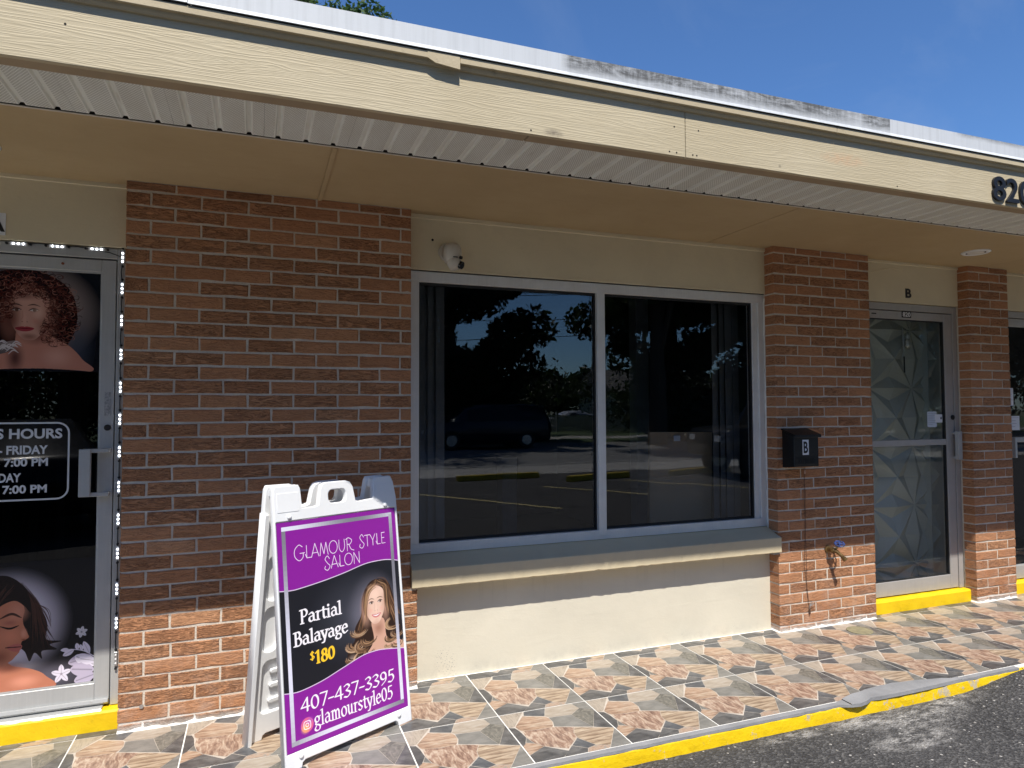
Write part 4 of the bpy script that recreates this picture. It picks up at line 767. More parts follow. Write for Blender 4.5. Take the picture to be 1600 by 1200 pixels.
# room behind the glass door with the faceted wall panel
pr_ = thing('hanging_rod', 'short grey pull rod hanging inside the glass door lettered B', 'rod', (5.30, .33, 1.72))
MB().tube([(5.298, .33, 2.06), (5.305, .33, 1.92), (5.308, .33, 1.85)], .006, 8).build('rod', M_SILVER, pr_); MB().tube([(5.308, .33, 1.848), (5.31, .33, 1.72)], .005, 8).build('grip', M_BLACK, pr_); MB().tube([(5.298, .33, 2.062), (5.298, .33, 2.54)], .0012, 5).build('cord', M_SILVER, pr_)
room2 = thing('entry_interior', 'small entry behind the glass door lettered B', 'room', (5.1, .8, 0))
MB().box(4.5, .241, -.02, 8.4, 3, .02).build('entry_floor', M_IF, room2); MB().box(4.5, .241, 2.54, 8.4, 3, 2.6).build('entry_ceiling', M_IW, room2)
MB().box(8.4, .241, .02, 8.45, 3, 2.54).build('entry_wall', M_IW, room2); MB().box(4.5, 3, 0, 8.4, 3.05, 2.6).build('entry_wall', M_IW, room2)
M_FAC = plain('grey_relief_panel', (.50, .525, .51), .6, 0, .06, 3)
fac = thing('relief_wall', 'grey faceted star-pattern wall panels behind the glass door lettered B', 'wall panel', (5.35, .42, 0))
S = .467; CX, CZ = 5.525, .668
def relief():
    """square panel with folded star facets"""
    h = S/2; B = []
    for i in range(16):
        t = i*math.pi/8; c, n = math.cos(t), math.sin(t); k = h/max(abs(c), abs(n)); B.append((k*c, k*n, (.052, .0, .03, .0)[i % 4] if i % 4 != 2 else .06))
    vs = [(h, -.012, h)]; fs = []
    for x, z, d in B: vs.append((h+x, -d, h+z))
    for i, (x, z, d) in enumerate(B): q = .52 if i % 2 else .60; vs.append((h+x*q, -(.004 if i % 2 else .046 if i % 4 else .034), h+z*q))
    for i in range(16):
        j = (i+1) % 16; fs += [(0, 17+i, 17+j), (17+i, 1+i, 1+j), (17+i, 1+j, 17+j)]
    me = bpy.data.meshes.new('relief_panel'); me.from_pydata(vs, [], fs); me.materials.append(M_FAC); me.update(); return me
rm = relief()
for i in range(-2, 1):
    for k in range(-1, 5):
        if (k == 4): continue
        o = bpy.data.objects.new('relief_panel', rm); COL.objects.link(o); o.parent = fac; o.location = Vector((CX-S/2+i*S, .46, CZ-S/2+k*S))-WL[fac]
        if k == -1: o.scale = (1, 1, 1)
MB().box(CX+.115, .39, .02, CX+.125, .5, 2.54).build('panel_edge', M_FAC, fac); MB().box(4.52, .47, .021, CX+S, .5, 2.539).build('panel_back', M_FAC, fac)
lamp = thing('pendant_lamp', 'clear glass pendant bulb hanging from a thin rod behind the glass door', 'lamp', (5.33, .33, 2.0))
mb = MB(); mb.tube([(5.345, .33, 2.54), (5.345, .33, 2.02)], .0025, 6); mb.build('rod', M_SILVER, lamp)
mb = MB(); mb.lathe([(.001, -.05), (.02, -.045), (.033, -.02), (.034, 0), (.024, .028), (.014, .045), (.013, .06)], (5.345, .33, 1.95), 'z', 16); mb.build('bulb', mat_glass('bulb_glass', (.9, .9, .9), .16), lamp, 0, True); mb = MB(); mb.lathe([(.002, -.03), (.017, -.02), (.012, 0), (.015, .02), (.004, .03)], (5.345, .33, 1.95), 'z', 12); mb.build('filament', M_WHITE, lamp, 0, True)
mb = MB(); mb.lathe([(.014, 0), (.016, .03), (.01, .045)], (5.345, .33, 1.985), 'z', 12); mb.build('socket', M_SILVER, lamp)
# ------------------------------------------------------------------------------- doors
def pull(t, x0, x1, z0, z1, y):
    """flat pull handle: plate, grip and two arms"""
    mb = MB(); mb.box(x0, y-.055, z0, x0+.045, y-.045, z1); mb.box(x0, y-.0449, z0, x0+.006, y-.03, z1); mb.box(x0+.039, y-.0449, z0, x0+.045, y-.03, z1); h = mb.build('handle', M_ALU, t, .0015)
    for z in (z0+.008, z1-.008):
        mb = MB(); mb.box(x0+.012, y-.046, z-.009, x1, y-.032, z+.009); mb.box(x1-.03, y-.032, z-.009, x1, y, z+.009); mb.build('handle_arm', M_ALU, h, .0015)
def door(name, lab, xl, xr, gl, gr, matf, glass, mid=None, sweep=False):
    t = thing(name, lab, 'glass door', ((xl+xr)/2, .1, 0))
    fr = MB(); fr.box(xl, .1, .092, xl+.047, .17, 2.212); fr.box(xr-.047, .1, .092, xr, .17, 2.212); fr.box(xl+.0475, .1, 2.163, xr-.0475, .17, 2.212); fr.build('door_frame', matf, t, .0015)
    MB().box(xl+.048, .125, .096, xr-.048, .15, 2.1625).build('door_gap', M_DARK, t) if False else None
    a, b = xl+.052, xr-.052
    MB().box(a, .104, .097, gl, .148, 2.156).build('door_stile', matf, t, .002); MB().box(gr, .104, .097, b, .148, 2.156).build('door_stile', matf, t, .002)
    MB().box(gl+.0005, .105, .097, gr-.0005, .147, .197).build('bottom_rail', matf, t, .002); MB().box(gl+.0005, .105, 2.099, gr-.0005, .147, 2.156).build('top_rail', matf, t, .002)
    if mid: MB().box(gl+.0005, .108, mid-.022, gr-.0005, .147, mid+.022).build('mid_rail', matf, t, .002)
    MB().box(gl, .122, .197, gr, .128, 2.099).build('pane', glass, t)
    mb = MB(); mb.box(gl, .112, .1975, gl+.006, .135, 2.0985); mb.box(gr-.006, .112, .1975, gr, .135, 2.0985); mb.box(gl+.0065, .112, 2.092, gr-.0065, .135, 2.0985); mb.box(gl+.0065, .112, .1975, gr-.0065, .135, .203); mb.build('glazing_bead', M_BLACK if mid else M_ALU, t)
    mb = MB(); mb.box(xl+.0475, .13, .0955, xr-.0475, .165, .0968); mb.box(xl+.0475, .13, 2.1562, xr-.0475, .165, 2.1628); mb.box(xr-.0518, .13, .097, xr-.0472, .165, 2.156); mb.build('shadow_gap', M_BLACK, t)
    return t
dB = door('entrance_door', 'glass door lettered B with grey aluminium frame and faceted panel behind', 4.583, 5.584, 4.69, 5.452, M_ALU2, M_DGLASS, 1.188)
mb = MB(); mb.lathe([(.019, -.004), (.019, 0), (.0, .0)], (5.513, .1005, 1.372), 'y', 18); mb.lathe([(.012, -.009), (.014, -.004)], (5.513, .1005, 1.372), 'y', 16); mb.build('lock', M_BLACK, dB)
mb = MB(); mb.box(5.505, .052, 1.055, 5.545, .064, 1.268); mb.box(5.505, .0645, 1.055, 5.51, .08, 1.268); mb.box(5.54, .0645, 1.055, 5.545, .08, 1.268); h = mb.build('handle', M_ALU, dB, .0015)
for z in (1.07, 1.253): MB().box(5.515, .065, z-.009, 5.532, .104, z+.009).build('handle_arm', M_ALU, h)
pl_ = MB().box(5.018, .1025, 2.112, 5.112, .1045, 2.160).build('number_plate', M_BLACK, dB)
fit_text('820', 5.026, 5.104, 2.119, 2.153, .1024, M_PAPER, 'plate_number', pl_, .0004, .002)
fit_text('B', 5.036, 5.094, 2.256, 2.325, .0838, M_LETTER, 'door_letter', None, .0012, .003); put(bpy.data.objects['door_letter'], 'small black letter B on the cream band above the glass door', 'letter')
MB().box(4.72, .1028, 2.126, 4.765, .1046, 2.134).build('maker_strip', M_DARK, dB)
def paper(x0, x1, z0, z1, y, lab, rows, mat=None):
    t = thing('paper_notice', lab, 'paper', ((x0+x1)/2, y, z0)); MB().box(x0, y-.0006, z0, x1, y, z1).build('sheet', mat or M_PAPER, t); mb = MB()
    for i in range(rows):
        z = z1-.012-(z1-z0-.02)*i/rows; mb.box(x0+.008, y-.0012, z-.003, x1-.008-R_.random()*(x1-x0)*.4, y-.0008, z)
    if rows: mb.build('print_line', plain('faded_print', (.35, .37, .42), .8), t)['kind'] = 'stuff'
paper(5.274, 5.37, 1.30, 1.417, .1218, 'bluish white notice taped inside the glass door, left one of the pair', 7, plain('bluish_paper', (.55, .6, .68), .7, 0, .05))
paper(5.352, 5.43, 1.334, 1.396, .1212, 'small white card overlapping the notice on the glass door', 0)
MB().box(5.41, .1195, 1.358, 5.422, .1205, 1.374).build('card_mark', M_LETTER, None); put(bpy.data.objects['card_mark'], 'tiny black mark printed on the white card on the glass door', 'mark')
dA = door('entrance_door', 'glass door at the left edge covered with black printed posters of women', -1.03, -.001, -.925, -.112, M_ALU, mat_glass('tinted_door_glass', (.22, .22, .23), .045))
pull(dA, -.18, -.062, 1.056, 1.272, .104)
mb = MB(); mb.lathe([(.0145, -.004), (.0145, .0), (.001, .0)], (-.078, .1035, 1.369), 'y', 18); mb.build('lock', M_BLACK, dA)
mb = MB(); mb.box(-.092, .1025, 1.425, -.066, .1038, 1.535); mb.build('worn_sticker', plain('worn_sticker', (.30, .31, .32), .6, 0, .5, 90), dA)
mb = MB(); mb.lathe([(.006, -.002), (.006, .002)], (-.27, .1025, 2.128), 'y', 10); mb.build('bolt_cover', plain('rust', (.2, .06, .03), .8), dA)
mb = MB(); mb.prism([(.098, .10), (.086, .112), (.09, .125), (.1035, .125), (.1035, .1)], -.96, -.055); sw = mb.build('door_sweep', M_ALU, dA)
for x in (-.34, -.12): mb = MB(); mb.lathe([(.0045, -.003), (.0045, .002)], (x, .09, .116), 'y', 10); mb.build('screw', M_SILVER, sw)
mb = MB(); mb.prism([(.052, .084), (.06, .094), (.1, .097), (.13, .097), (.13, .084)], -.99, -.075); mb.build('threshold', M_ALU, dA)
dC = door('entrance_door', 'dark glass door at the right edge of the photo', 6.021, 7.1, 6.128, 6.99, M_ALU2, mat_glass('dark_door_glass', (.4, .4, .42), .05))
MB().box(6.1285, .108, 1.168, 6.9895, .147, 1.208).build('mid_rail', M_ALU2, dC, .002)
paper(6.195, 6.235, 1.46, 1.60, .1212, 'upper white notice on the dark door at the right edge', 3); paper(6.185, 6.30, 1.264, 1.377, .1212, 'lower white notice on the dark door at the right edge', 4)
MB().box(6.15, .06, 1.05, 6.172, .104, 1.21).build('handle', M_ALU, dC, .002)
# vinyl prints on the left door
def print_sheet(name, x0, x1, z0, z1, y, mat, parent):
    me = bpy.data.meshes.new(name); me.from_pydata([(x0, y, z0), (x1, y, z0), (x1, y, z1), (x0, y, z1), (x0, y+.0006, z0), (x1, y+.0006, z0), (x1, y+.0006, z1), (x0, y+.0006, z1)], [], [(0, 1, 2, 3), (7, 6, 5, 4), (0, 4, 5, 1), (1, 5, 6, 2), (2, 6, 7, 3), (3, 7, 4, 0)])
    uv = me.uv_layers.new(name='UVMap'); q = [(0, 0), (1, 0), (1, 1), (0, 1)]*2
    for l in me.loops: uv.data[l.index].uv = q[l.vertex_index % 4]
    me.update(); return link(name, me, mat, parent)
print_sheet('printed_portrait', -.918, -.119, 1.628, 2.0985, .1212, mat_print('curl_print', curl_print(), .12), dA)
print_sheet('printed_portrait', -.918, -.119, .204, .77, .1212, mat_print('bob_print', bob_print(), .12), dA)
M_WV = plain('white_vinyl', (.62, .63, .65), .5, 0, .03)
for s_, x0, x1, z, h in (('S HOURS', -.515, -.262, 1.322, .046), ('- FRIDAY', -.505, -.317, 1.252, .040), ('- 7:00 PM', -.515, -.316, 1.197, .038), ('DAY', -.503, -.418, 1.128, .040), ('7:00 PM', -.487, -.318, 1.076, .038)):
    fit_text(s_, x0, x1, z, z+h, .1212, M_WV, 'hours_lettering', dA, .0003, .003)
rx0, rx1, rz0, rz1, r = -.80, -.232, 1.043, 1.397, .05
ol = lambda d: [(x+c*math.cos(a), z+c*math.sin(a)) for x, z, a0 in ((rx1-r, rz1-r, 0), (rx0+r, rz1-r, 90), (rx0+r, rz0+r, 180), (rx1-r, rz0+r, 270)) for c in (r-d,) for a in [math.radians(a0+q) for q in range(0, 91, 15)]]
me = shape2d([ol(0), ol(.0075)], .0008); me.transform(Matrix.Translation((0, .1212, 0)) @ Matrix.Rotation(math.pi/2, 4, 'X')); link('hours_border', me, M_WV, dA)
bl = thing('door_blind', 'dark vertical slats hanging behind the poster-covered door', 'blind', (-.4, .24, 0))
for x in (-.50, -.395, -.29, -.185): MB().box(x-.018, .235, .24, x+.018, .239, 1.9).build('slat', plain('grey_slat', (.32, .33, .35), .7) if x == -.50 else bpy.data.materials['grey_slat'], bl)
room3 = thing('salon_interior', 'dark salon room behind the poster-covered door', 'room', (-1, 1, 0))
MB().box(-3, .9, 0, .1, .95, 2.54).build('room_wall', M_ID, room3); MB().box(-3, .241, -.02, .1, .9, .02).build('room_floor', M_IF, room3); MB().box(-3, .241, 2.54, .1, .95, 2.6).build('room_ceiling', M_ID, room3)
MB().box(-3, .1, 0, -1.031, .24, 2.216).build('side_wall', M_LINTEL, room3)
for lab, a, b in (('yellow painted step under the poster-covered door', -1.6, -.0035), ('yellow painted step under the glass door lettered B', 4.586, 5.583), ('yellow painted step under the door at the right edge', 6.024, 7.4)):
    mb = MB(); xs = np.arange(a, b, .05).tolist()+[b]; n = 5; P = [[(.25, .0), (.046+R_.gauss(0, .0008), .0005), (.047+R_.gauss(0, .0008), .078), (.054, .087+R_.gauss(0, .0008)), (.25, .0915)] for x in xs]
    mb.add([(x, *p) for x, Q in zip(xs, P) for p in Q], [(i*n+k, i*n+(k+1) % n, (i+1)*n+(k+1) % n, (i+1)*n+k) for i in range(len(xs)-1) for k in range(n)]+[tuple(range(n)), tuple(range((len(xs)-1)*n, len(xs)*n))[::-1]])
    put(mb.build('door_step', M_YEL), lab, 'step')
pt = thing('letter_plate', 'white plate with a black letter A cut off by the left edge', 'letter', (-.53, .084, 2.25))
MB().box(-.57, .082, 2.235, -.487, .0846, 2.335).build('plate', M_PAPER, pt); fit_text('A', -.562, -.489, 2.25, 2.325, .0818, M_LETTER, 'letter', pt, .0006, .003)
# ------------------------------------------------------------------------------- LED light string
M_LED = mat_emit('white_led', (.9, .95, 1), 7); M_CLEAR = plain('led_housing', (.62, .64, .66), .3)
led = thing('light_string', 'string of white LED modules stuck along the frame of the left door', 'light string', (-.03, .09, 1.2))
mods = [(-.44, 2.203, 0), (-.29, 2.203, 0), (-.133, 2.203, 0)]+[(-.026, z, 1) for z in (2.172, 2.024, 1.872, 1.712, 1.558, 1.408, 1.256, 1.093, .943, .785, .62, .465, .30)]
wire = [(x, .0955, z+.006*math.sin(i*2.1)) for i, (x, z, v) in enumerate(mods)]
path = []
for p, q in zip(wire[:-1], wire[1:]): path += [p, ((p[0]+q[0])/2+.006*math.sin(p[2]*40), .093, (p[2]+q[2])/2+(.006 if p[0] < -.1 else 0))]
MB().tube(path+[wire[-1]], .0022, 6).build('wire', M_BLACK, led)
for i, (x, z, v) in enumerate(mods):
    w, h = (.007, .032) if v else (.034, .008)
    m_ = MB().box(x-w, .0905, z-h, x+w, .0985, z+h).build('module', M_CLEAR if i != len(mods)-1 else M_SILVER, led, .0015)
    mb = MB()
    for k in (-1, 0, 1): mb.lathe([(.0036, -.003), (.0042, 0), (.001, .0)], (x+(0 if v else k*.019), .0905, z+(k*.019 if v else 0)), 'y', 10)
    mb.build('diode', M_LED if i != len(mods)-1 else M_WHITE, m_)
    for s in (-1, 1): mb = MB(); mb.lathe([(.0055, -.004), (.0055, .004)], (x if v else x+s*.045, .0925, z+s*.043 if v else z), 'y', 8); mb.build('clip', M_BLACK, led)
# ------------------------------------------------------------------------------- things on the walls
M_CAM = plain('camera_plastic', (.58, .54, .47), .4, 0, .05); M_LENS = plain('lens_black', (.006, .006, .007), .15)
cm = thing('security_camera', 'white dome security camera on the cream band above the window', 'camera', (1.556, .085, 2.3))
mb = MB(); mb.lathe([(.052, 0), (.052, -.012), (.048, -.018), (.001, -.018)], (1.556, .085, 2.318), 'y', 28); mb.build('base_plate', M_CAM, cm)
mb = MB(); mb.lathe([(.02, -.07), (.043, -.062), (.05, -.04), (.05, 0), (.046, .022), (.036, .036), (.018, .044), (.001, .046)], (1.567, .02, 2.312), 'z', 28); mb.build('dome', M_CAM, cm, 0, True)
mb = MB(); mb.tube([(1.564, .018, 2.285), (1.573, .006, 2.245), (1.583, -.006, 2.216)], [.04, .041, .034], 22); hd = mb.build('head', M_CAM, cm, .006, True, 2)
mb = MB(); v0 = Vector((.62, -.66, -.36)).normalized(); c0 = Vector((1.60, -.016, 2.232)); mb.tube([c0, c0+v0*.014], .021, 18); mb.build('lens', M_LENS, hd)
mb = MB(); c1 = Vector((1.598, -.022, 2.272)); mb.tube([c1, c1+v0*.012], .009, 12); mb.build('sensor', M_DARK, cm)
MB().box(1.557, -.0315, 2.268, 1.582, -.028, 2.273).build('label_strip', M_DARK, cm)
MB().tube([(1.60, .082, 2.345), (1.612, .074, 2.352), (1.618, .083, 2.36)], .002, 6).build('cable', M_BLACK, cm)
mb = MB(); mb.lathe([(.006, -.001), (.0075, .001)], (1.472, .0845, 2.382), 'y', 10); put(mb.build('screw_hole', M_DARK), 'small dark hole in the cream band left of the camera', 'hole')
M_MB = plain('black_mailbox_paint', (.007, .007, .008), .42, 0, .15, 8)
bx = thing('mailbox', 'black metal wall mailbox with a white B sticker on the brick pillar', 'mailbox', (3.89, 0, 1.06))
mb = MB(); mb.prism([(-.003, 1.06), (-.108, 1.07), (-.108, 1.268), (-.003, 1.30)], 3.787, 3.99); mb.build('body', M_MB, bx, .003)
mb = MB(); mb.prism([(-.002, 1.304), (-.122, 1.268), (-.124, 1.258), (-.1265, 1.258), (-.1255, 1.276), (-.002, 1.315)], 3.780, 3.997); mb.build('lid', M_MB, bx, .0015)
mb = MB(); mb.box(3.80, -.1105, 1.083, 3.977, -.1082, 1.13); mb.build('front_panel', M_MB, bx, .002)
for i in range(7): MB().box(3.825+i*.02, -.1125, 1.09, 3.833+i*.02, -.1106, 1.122).build('louvre', M_MB, bx)
st = MB().box(3.856, -.1096, 1.146, 3.906, -.1084, 1.243).build('sticker', M_PAPER, bx); fit_text('B', 3.863, 3.899, 1.157, 1.232, -.1097, M_LETTER, 'sticker_letter', st, .0003, .003)
cb = thing('hanging_cable', 'thin frayed brown cable hanging down the brick pillar below the mailbox', 'cable', (3.97, -.005, .6))
M_CAB = plain('brown_cable', (.10, .055, .035), .7); jit = lambda s=.003: R_.gauss(0, s)
A = [(3.968+jit(.002), -.006, z) for z in np.linspace(1.055, .13, 16)]; A[-1] = (3.985, -.006, .13); A[-2] = (3.978, -.006, .18)
MB().tube(A, .0012, 5).build('strand', M_CAB, cb)
MB().tube([(3.962, -.005, 1.05), (3.963, -.005, .7), (3.957, -.005, .52), (3.950, -.005, .42), (3.968, -.006, .27), (3.984, -.006, .14)], .0011, 5).build('strand', M_CAB, cb)
mb = MB(); mb.lathe([(.006, 0), (.007, .012), (.005, .026)], (3.967, -.008, 1.012), 'z', 8); mb.build('connector', plain('copper_end', (.5, .3, .22), .5), cb)
mb = MB(); mb.lathe([(.005, 0), (.006, .02), (.0045, .035)], (3.986, -.008, .095), 'z', 8); mb.build('connector', M_CAB, cb)
mb = MB()
for i in range(7): a = i*.9; mb.tube([(3.988, -.008, .15), (3.988+.013*math.cos(a)+.006, -.018, .165+.016*math.sin(a)), (3.988+.022*math.cos(a)+.01, -.014, .155+.022*math.sin(a*1.3))], .0012, 5)
mb.build('frayed_end', plain('grey_wire', (.35, .35, .34), .6), cb)
M_BRASS = plain('weathered_brass', (.17, .105, .04), .4, .6, .5, 40); M_BLUE = plain('blue_tap_paint', (.02, .04, .15), .5, 0, .9, 50)
hb = thing('hose_tap', 'brass hose tap with blue round handle on the brick pillar', 'tap', (4.17, 0, .5))
mb = MB(); mb.lathe([(.026, 0), (.026, -.006), (.016, -.011), (.015, -.03), (.018, -.034), (.018, -.05), (.001, -.052)], (4.155, 0, .505), 'y', 16); mb.build('valve_body', M_BRASS, hb)
mb = MB(); mb.tube([(4.157, -.045, .503), (4.168, -.066, .497), (4.186, -.088, .474), (4.196, -.098, .455)], [.013, .0125, .012, .012], 12); mb.build('spout', M_BRASS, hb)
mb = MB(); q0 = Vector((4.193, -.095, .462)); q1 = Vector((4.202, -.104, .446)); mb.tube([q0, q1], .0155, 14); mb.build('spout_ring', M_BRASS, hb, .001)
mb = MB(); mb.tube([(4.168, -.055, .51), (4.178, -.066, .532), (4.183, -.071, .545)], .007, 10); mb.build('stem', M_BRASS, hb)
ax = Vector((-.27, -.40, .87)).normalized(); hc = Vector((4.185, -.073, .549)); e1 = ax.orthogonal().normalized(); e2 = ax.cross(e1)
mb = MB(); N = 24; ring = [hc+(e1*math.cos(2*math.pi*i/N)+e2*math.sin(2*math.pi*i/N))*(.028+.002*math.cos(8*2*math.pi*i/N)) for i in range(N+1)]; mb.tube(ring, .0055, 8)
for k in range(4): a = k*math.pi/2; mb.tube([hc, hc+(e1*math.cos(a)+e2*math.sin(a))*.027], .005, 6)
mb.tube([hc-ax*.006, hc+ax*.007], .011, 10); mb.build('handle', M_BLUE, hb)
for x, y, lab in ((5.2, -.33, 'round white recessed light in the tan ceiling before the glass door'), (-.492, -.28, 'round white recessed light cut off by the left edge')):
    t = thing('recessed_light', lab, 'ceiling light', (x, y, 2.515)); mb = MB(); mb.lathe([(.088, .003), (.088, -.004), (.078, -.010), (.062, -.008), (.056, .002)], (x, y, 2.5165), 'z', 32); mb.build('trim_ring', M_WHITE, t, 0, True)
    mb = MB(); mb.lathe([(.0615, -.0055), (.056, -.0045), (.055, -.002)], (x, y, 2.5165), 'z', 32); mb.build('shadow_ring', M_DARK, t); mb = MB(); mb.lathe([(.052, -.0035), (.050, -.0075), (.001, -.0105)], (x, y, 2.5165), 'z', 32); mb.build('lens', plain('lamp_lens', (.72, .70, .66), .4), t)
dc = thing('cleanout_cover', 'flat round tan drain cover lying on the tiles below the hose tap', 'drain cover', (4.252, -.157, 0)); mb = MB(); mb.lathe([(.079, .0005), (.079, .004), (.074, .0055), (.001, .006)], (4.252, -.157, 0), 'z', 30); mb.build('lid', plain('tan_cover', (.24, .215, .13), .8, 0, .25, 30, .002), dc)
dg = thing('address_number', 'large raised black street number 820 on the fascia at the right', 'house number', (4.27, -1.175, 2.58))
for s_, a, b in (('8', 4.112, 4.211), ('2', 4.215, 4.309), ('0', 4.319, 4.418)): fit_text(s_, a, b, 2.515, 2.642, -1.1702, M_LETTER, 'digit', dg, .006, .0012, 0)
# ------------------------------------------------------------------------------- the A-frame sign
sg = thing('sandwich_board', 'white plastic A-frame board with purple salon poster, standing on the tiles', 'sign board', (.978, -.4976, 0), math.radians(26.67), None, True)
tau = math.radians(6.72)
def front(me, d):   # outline drawn in poster metres (s,t); d is depth into the board
    me.transform(Matrix(((1, 0, 0, -.305), (0, math.sin(tau), -math.cos(tau), d*math.cos(tau)+.0685*math.sin(tau)), (0, math.cos(tau), math.sin(tau), .0685*math.cos(tau)-d*math.sin(tau)), (0, 0, 0, 1))))
    return me
M_SIGN = plain('sign_plastic', (.82, .83, .84), .42, 0, .03, 3, .0003)
def rr(x0, y0, x1, y1, r, n=4): return [(x+r*math.cos(a), y+r*math.sin(a)) for x, y, a0 in ((x1-r, y1-r, 0), (x0+r, y1-r, 90), (x0+r, y0+r, 180), (x1-r, y0+r, 270)) for a in [math.radians(a0+90*q/n) for q in range(n+1)]]
foot = [(-.016, -.0695), (.062, -.0695), (.066, -.05), (.078, -.043), (.532, -.043), (.544, -.05), (.548, -.0695), (.626, -.0695)]
topf = [(.622, .965), (.61, 1.04), (.598, 1.066), (.585, 1.07), (.505, 1.068), (.495, 1.05), (.488, .972), (.41, .966), (.392, .972), (.382, 1.035), (.368, 1.058), (.345, 1.066), (.245, 1.066), (.222, 1.058), (.211, 1.035), (.202, .972), (.184, .966), (.122, .966), (.117, 1.05), (.108, 1.066), (-.002, 1.067), (-.01, 1.05)]
fp = link('front_panel', front(shape2d([foot+topf, rr(.252, .972, .342, 1.03, .02), rr(-.002, -.002, .612, .9165, .004)], .03, .004), .012), M_SIGN, sg)
link('backing', front(shape2d([rr(.0, .0, .61, .914, .003)], .02, .001), .013), M_SIGN, sg)
P3 = lambda s, t, d: (s-.305, (t+.0685)*math.sin(tau)+d*math.cos(tau), (t+.0685)*math.cos(tau)-d*math.sin(tau))
me = bpy.data.meshes.new('poster'); me.from_pydata([P3(*q) for q in ((0, 0, .0004), (.61, 0, .0004), (.61, .914, .0004), (0, .914, .0004), (0, 0, .0024), (.61, 0, .0024), (.61, .914, .0024), (0, .914, .0024))], [], [(0, 1, 2, 3), (7, 6, 5, 4), (0, 4, 5, 1), (1, 5, 6, 2), (2, 6, 7, 3), (3, 7, 4, 0)])
uv = me.uv_layers.new(name='UVMap'); q = [(0, 0), (1, 0), (1, 1), (0, 1)]*2
for l in me.loops: uv.data[l.index].uv = q[l.vertex_index % 4]
link('poster', me, mat_print('salon_poster', sign_print(), .32), sg)
for s, t in ((.058, .934), (.552, .934), (.058, -.022), (.552, -.022)):
    a, b = Vector(P3(s, t, -.003)), Vector(P3(s, t, -.011)); MB().tube([a, a.lerp(b, .6), b], [.011, .01, .005], 12).build('bolt', M_SIGN, sg, 0, True)
for x0, x1 in ((.0, .11), (.5, .6)): link('tab_panel', front(shape2d([rr(x0+.006, .955, x1-.004, 1.035, .004)], .002, .0006), -.0035), M_SIGN, sg)
# rear leaf, hinged at the top, leaning the other way
tb = math.radians(7.9)
def rear(me, d): me.transform(Matrix(((1, 0, 0, -.305), (0, -math.sin(tb), -math.cos(tb), .345-d*math.cos(tb)-.0*math.sin(tb)), (0, math.cos(tb), -math.sin(tb), .0695*math.cos(tb)-d*math.sin(tb)), (0, 0, 0, 1)))); return me
holes = [rr(.03, .56, .10, .76, .03), rr(.03, .33, .10, .53, .03), rr(.51, .56, .58, .76, .03), rr(.51, .33, .58, .53, .03), rr(.252, .972, .342, 1.03, .02), rr(.04, .05, .57, .29, .03)]
bp_ = link('rear_panel', rear(shape2d([foot+topf]+holes, .03, .004), .0), M_SIGN, sg)
link('rear_skin', rear(shape2d([rr(-.004, -.03, .614, .95, .01)], .006, .001), -.006), M_SIGN, sg)
for x0, x1 in ((-.016, .006), (.604, .626)): link('edge_rib', rear(shape2d([[(x0, -.0695), (x1, -.0695), (x1, .95), (x0, .95)]], .05, .003), .012), M_SIGN, sg)
for z in (.10, .17, .235): link('stiffener', rear(shape2d([rr(.08, z-.009, .53, z+.009, .008)], .014, .002), .006), M_SIGN, sg)
for x in (.055, .555):
    mb = MB(); mb.tube([P3(x-.045, 1.058, .012), P3(x+.045, 1.058, .012)], .011, 12); hg = mb.build('hinge', M_SIGN, sg, 0, True)
    mb = MB(); a, b = Vector(P3(x-.05, 1.05, .02)), Vector(P3(x+.05, 1.05, .02)); mb.box(a.x, a.y, a.z-.03, b.x, .215, b.z+.014); mb.build('hinge_tab', M_SIGN, sg, .005)
# ------------------------------------------------------------------------------- across the lot: what the glass reflects
M_PAVE = plain('pale_pavement', (.36, .35, .33), .9, 0, .12, 1.5, .003); M_ROAD = plain('road_asphalt', (.19, .19, .19), .9, 0, .12, 1.2, .004); M_GRASS = plain('lawn', (.045, .075, .018), .95, 0, .35, 3, .02)
sheet('pavement', [(-60, -13), (60, -13), (60, -10.9), (-60, -10.9)], GZ+.004, M_PAVE)
sheet('road', [(-80, -24), (80, -24), (80, -13), (-80, -13)], GZ+.002, M_ROAD)
sheet('verge', [(-80, -27.5), (80, -27.5), (80, -24), (-80, -24)], GZ+.006, M_GRASS)
sheet('far_pavement', [(-80, -30.5), (80, -30.5), (80, -27.5), (-80, -27.5)], GZ+.004, M_PAVE)
sheet('lawn', [(-120, -110), (120, -110), (120, -30.5), (-120, -30.5)], GZ+.006, M_GRASS)
M_LW = plain('white_line_paint', (.55, .55, .52), .8, 0, .2, 6)
sheet('road_line', [(-60, -13.45), (60, -13.45), (60, -13.35), (-60, -13.35)], GZ+.008, M_LW)
M_STOP = plain('yellow_wheel_stop', (.50, .36, .03), .8, 0, .3, 6, .004)
for a, b, lab in (((4.53, -10.05), (6.48, -10.2), 'yellow wheel stop mirrored in the left pane'), ((6.73, -9.2), (8.3, -9.45), 'yellow wheel stop mirrored across the mullion'), ((1.6, -10.1), (3.4, -10.2), 'yellow wheel stop nearest the left end of the lot'), ((9.4, -9.4), (11.2, -9.6), 'yellow wheel stop before the black off-roader')):
    a, b = Vector(a), Vector(b); d = (b-a).normalized(); L = (b-a).length
    mb = MB(); mb.prism([(-.085, 0), (.085, 0), (.06, .12), (-.06, .12)], 0, L); me = mb.mesh(.01); o = link('wheel_stop', me, M_STOP, None, False); o.location = (a.x, a.y, GZ+.003); o.rotation_euler = (0, 0, math.atan2(d.y, d.x)); put(o, lab, 'wheel stop', 'wheel stops in the parking lot')
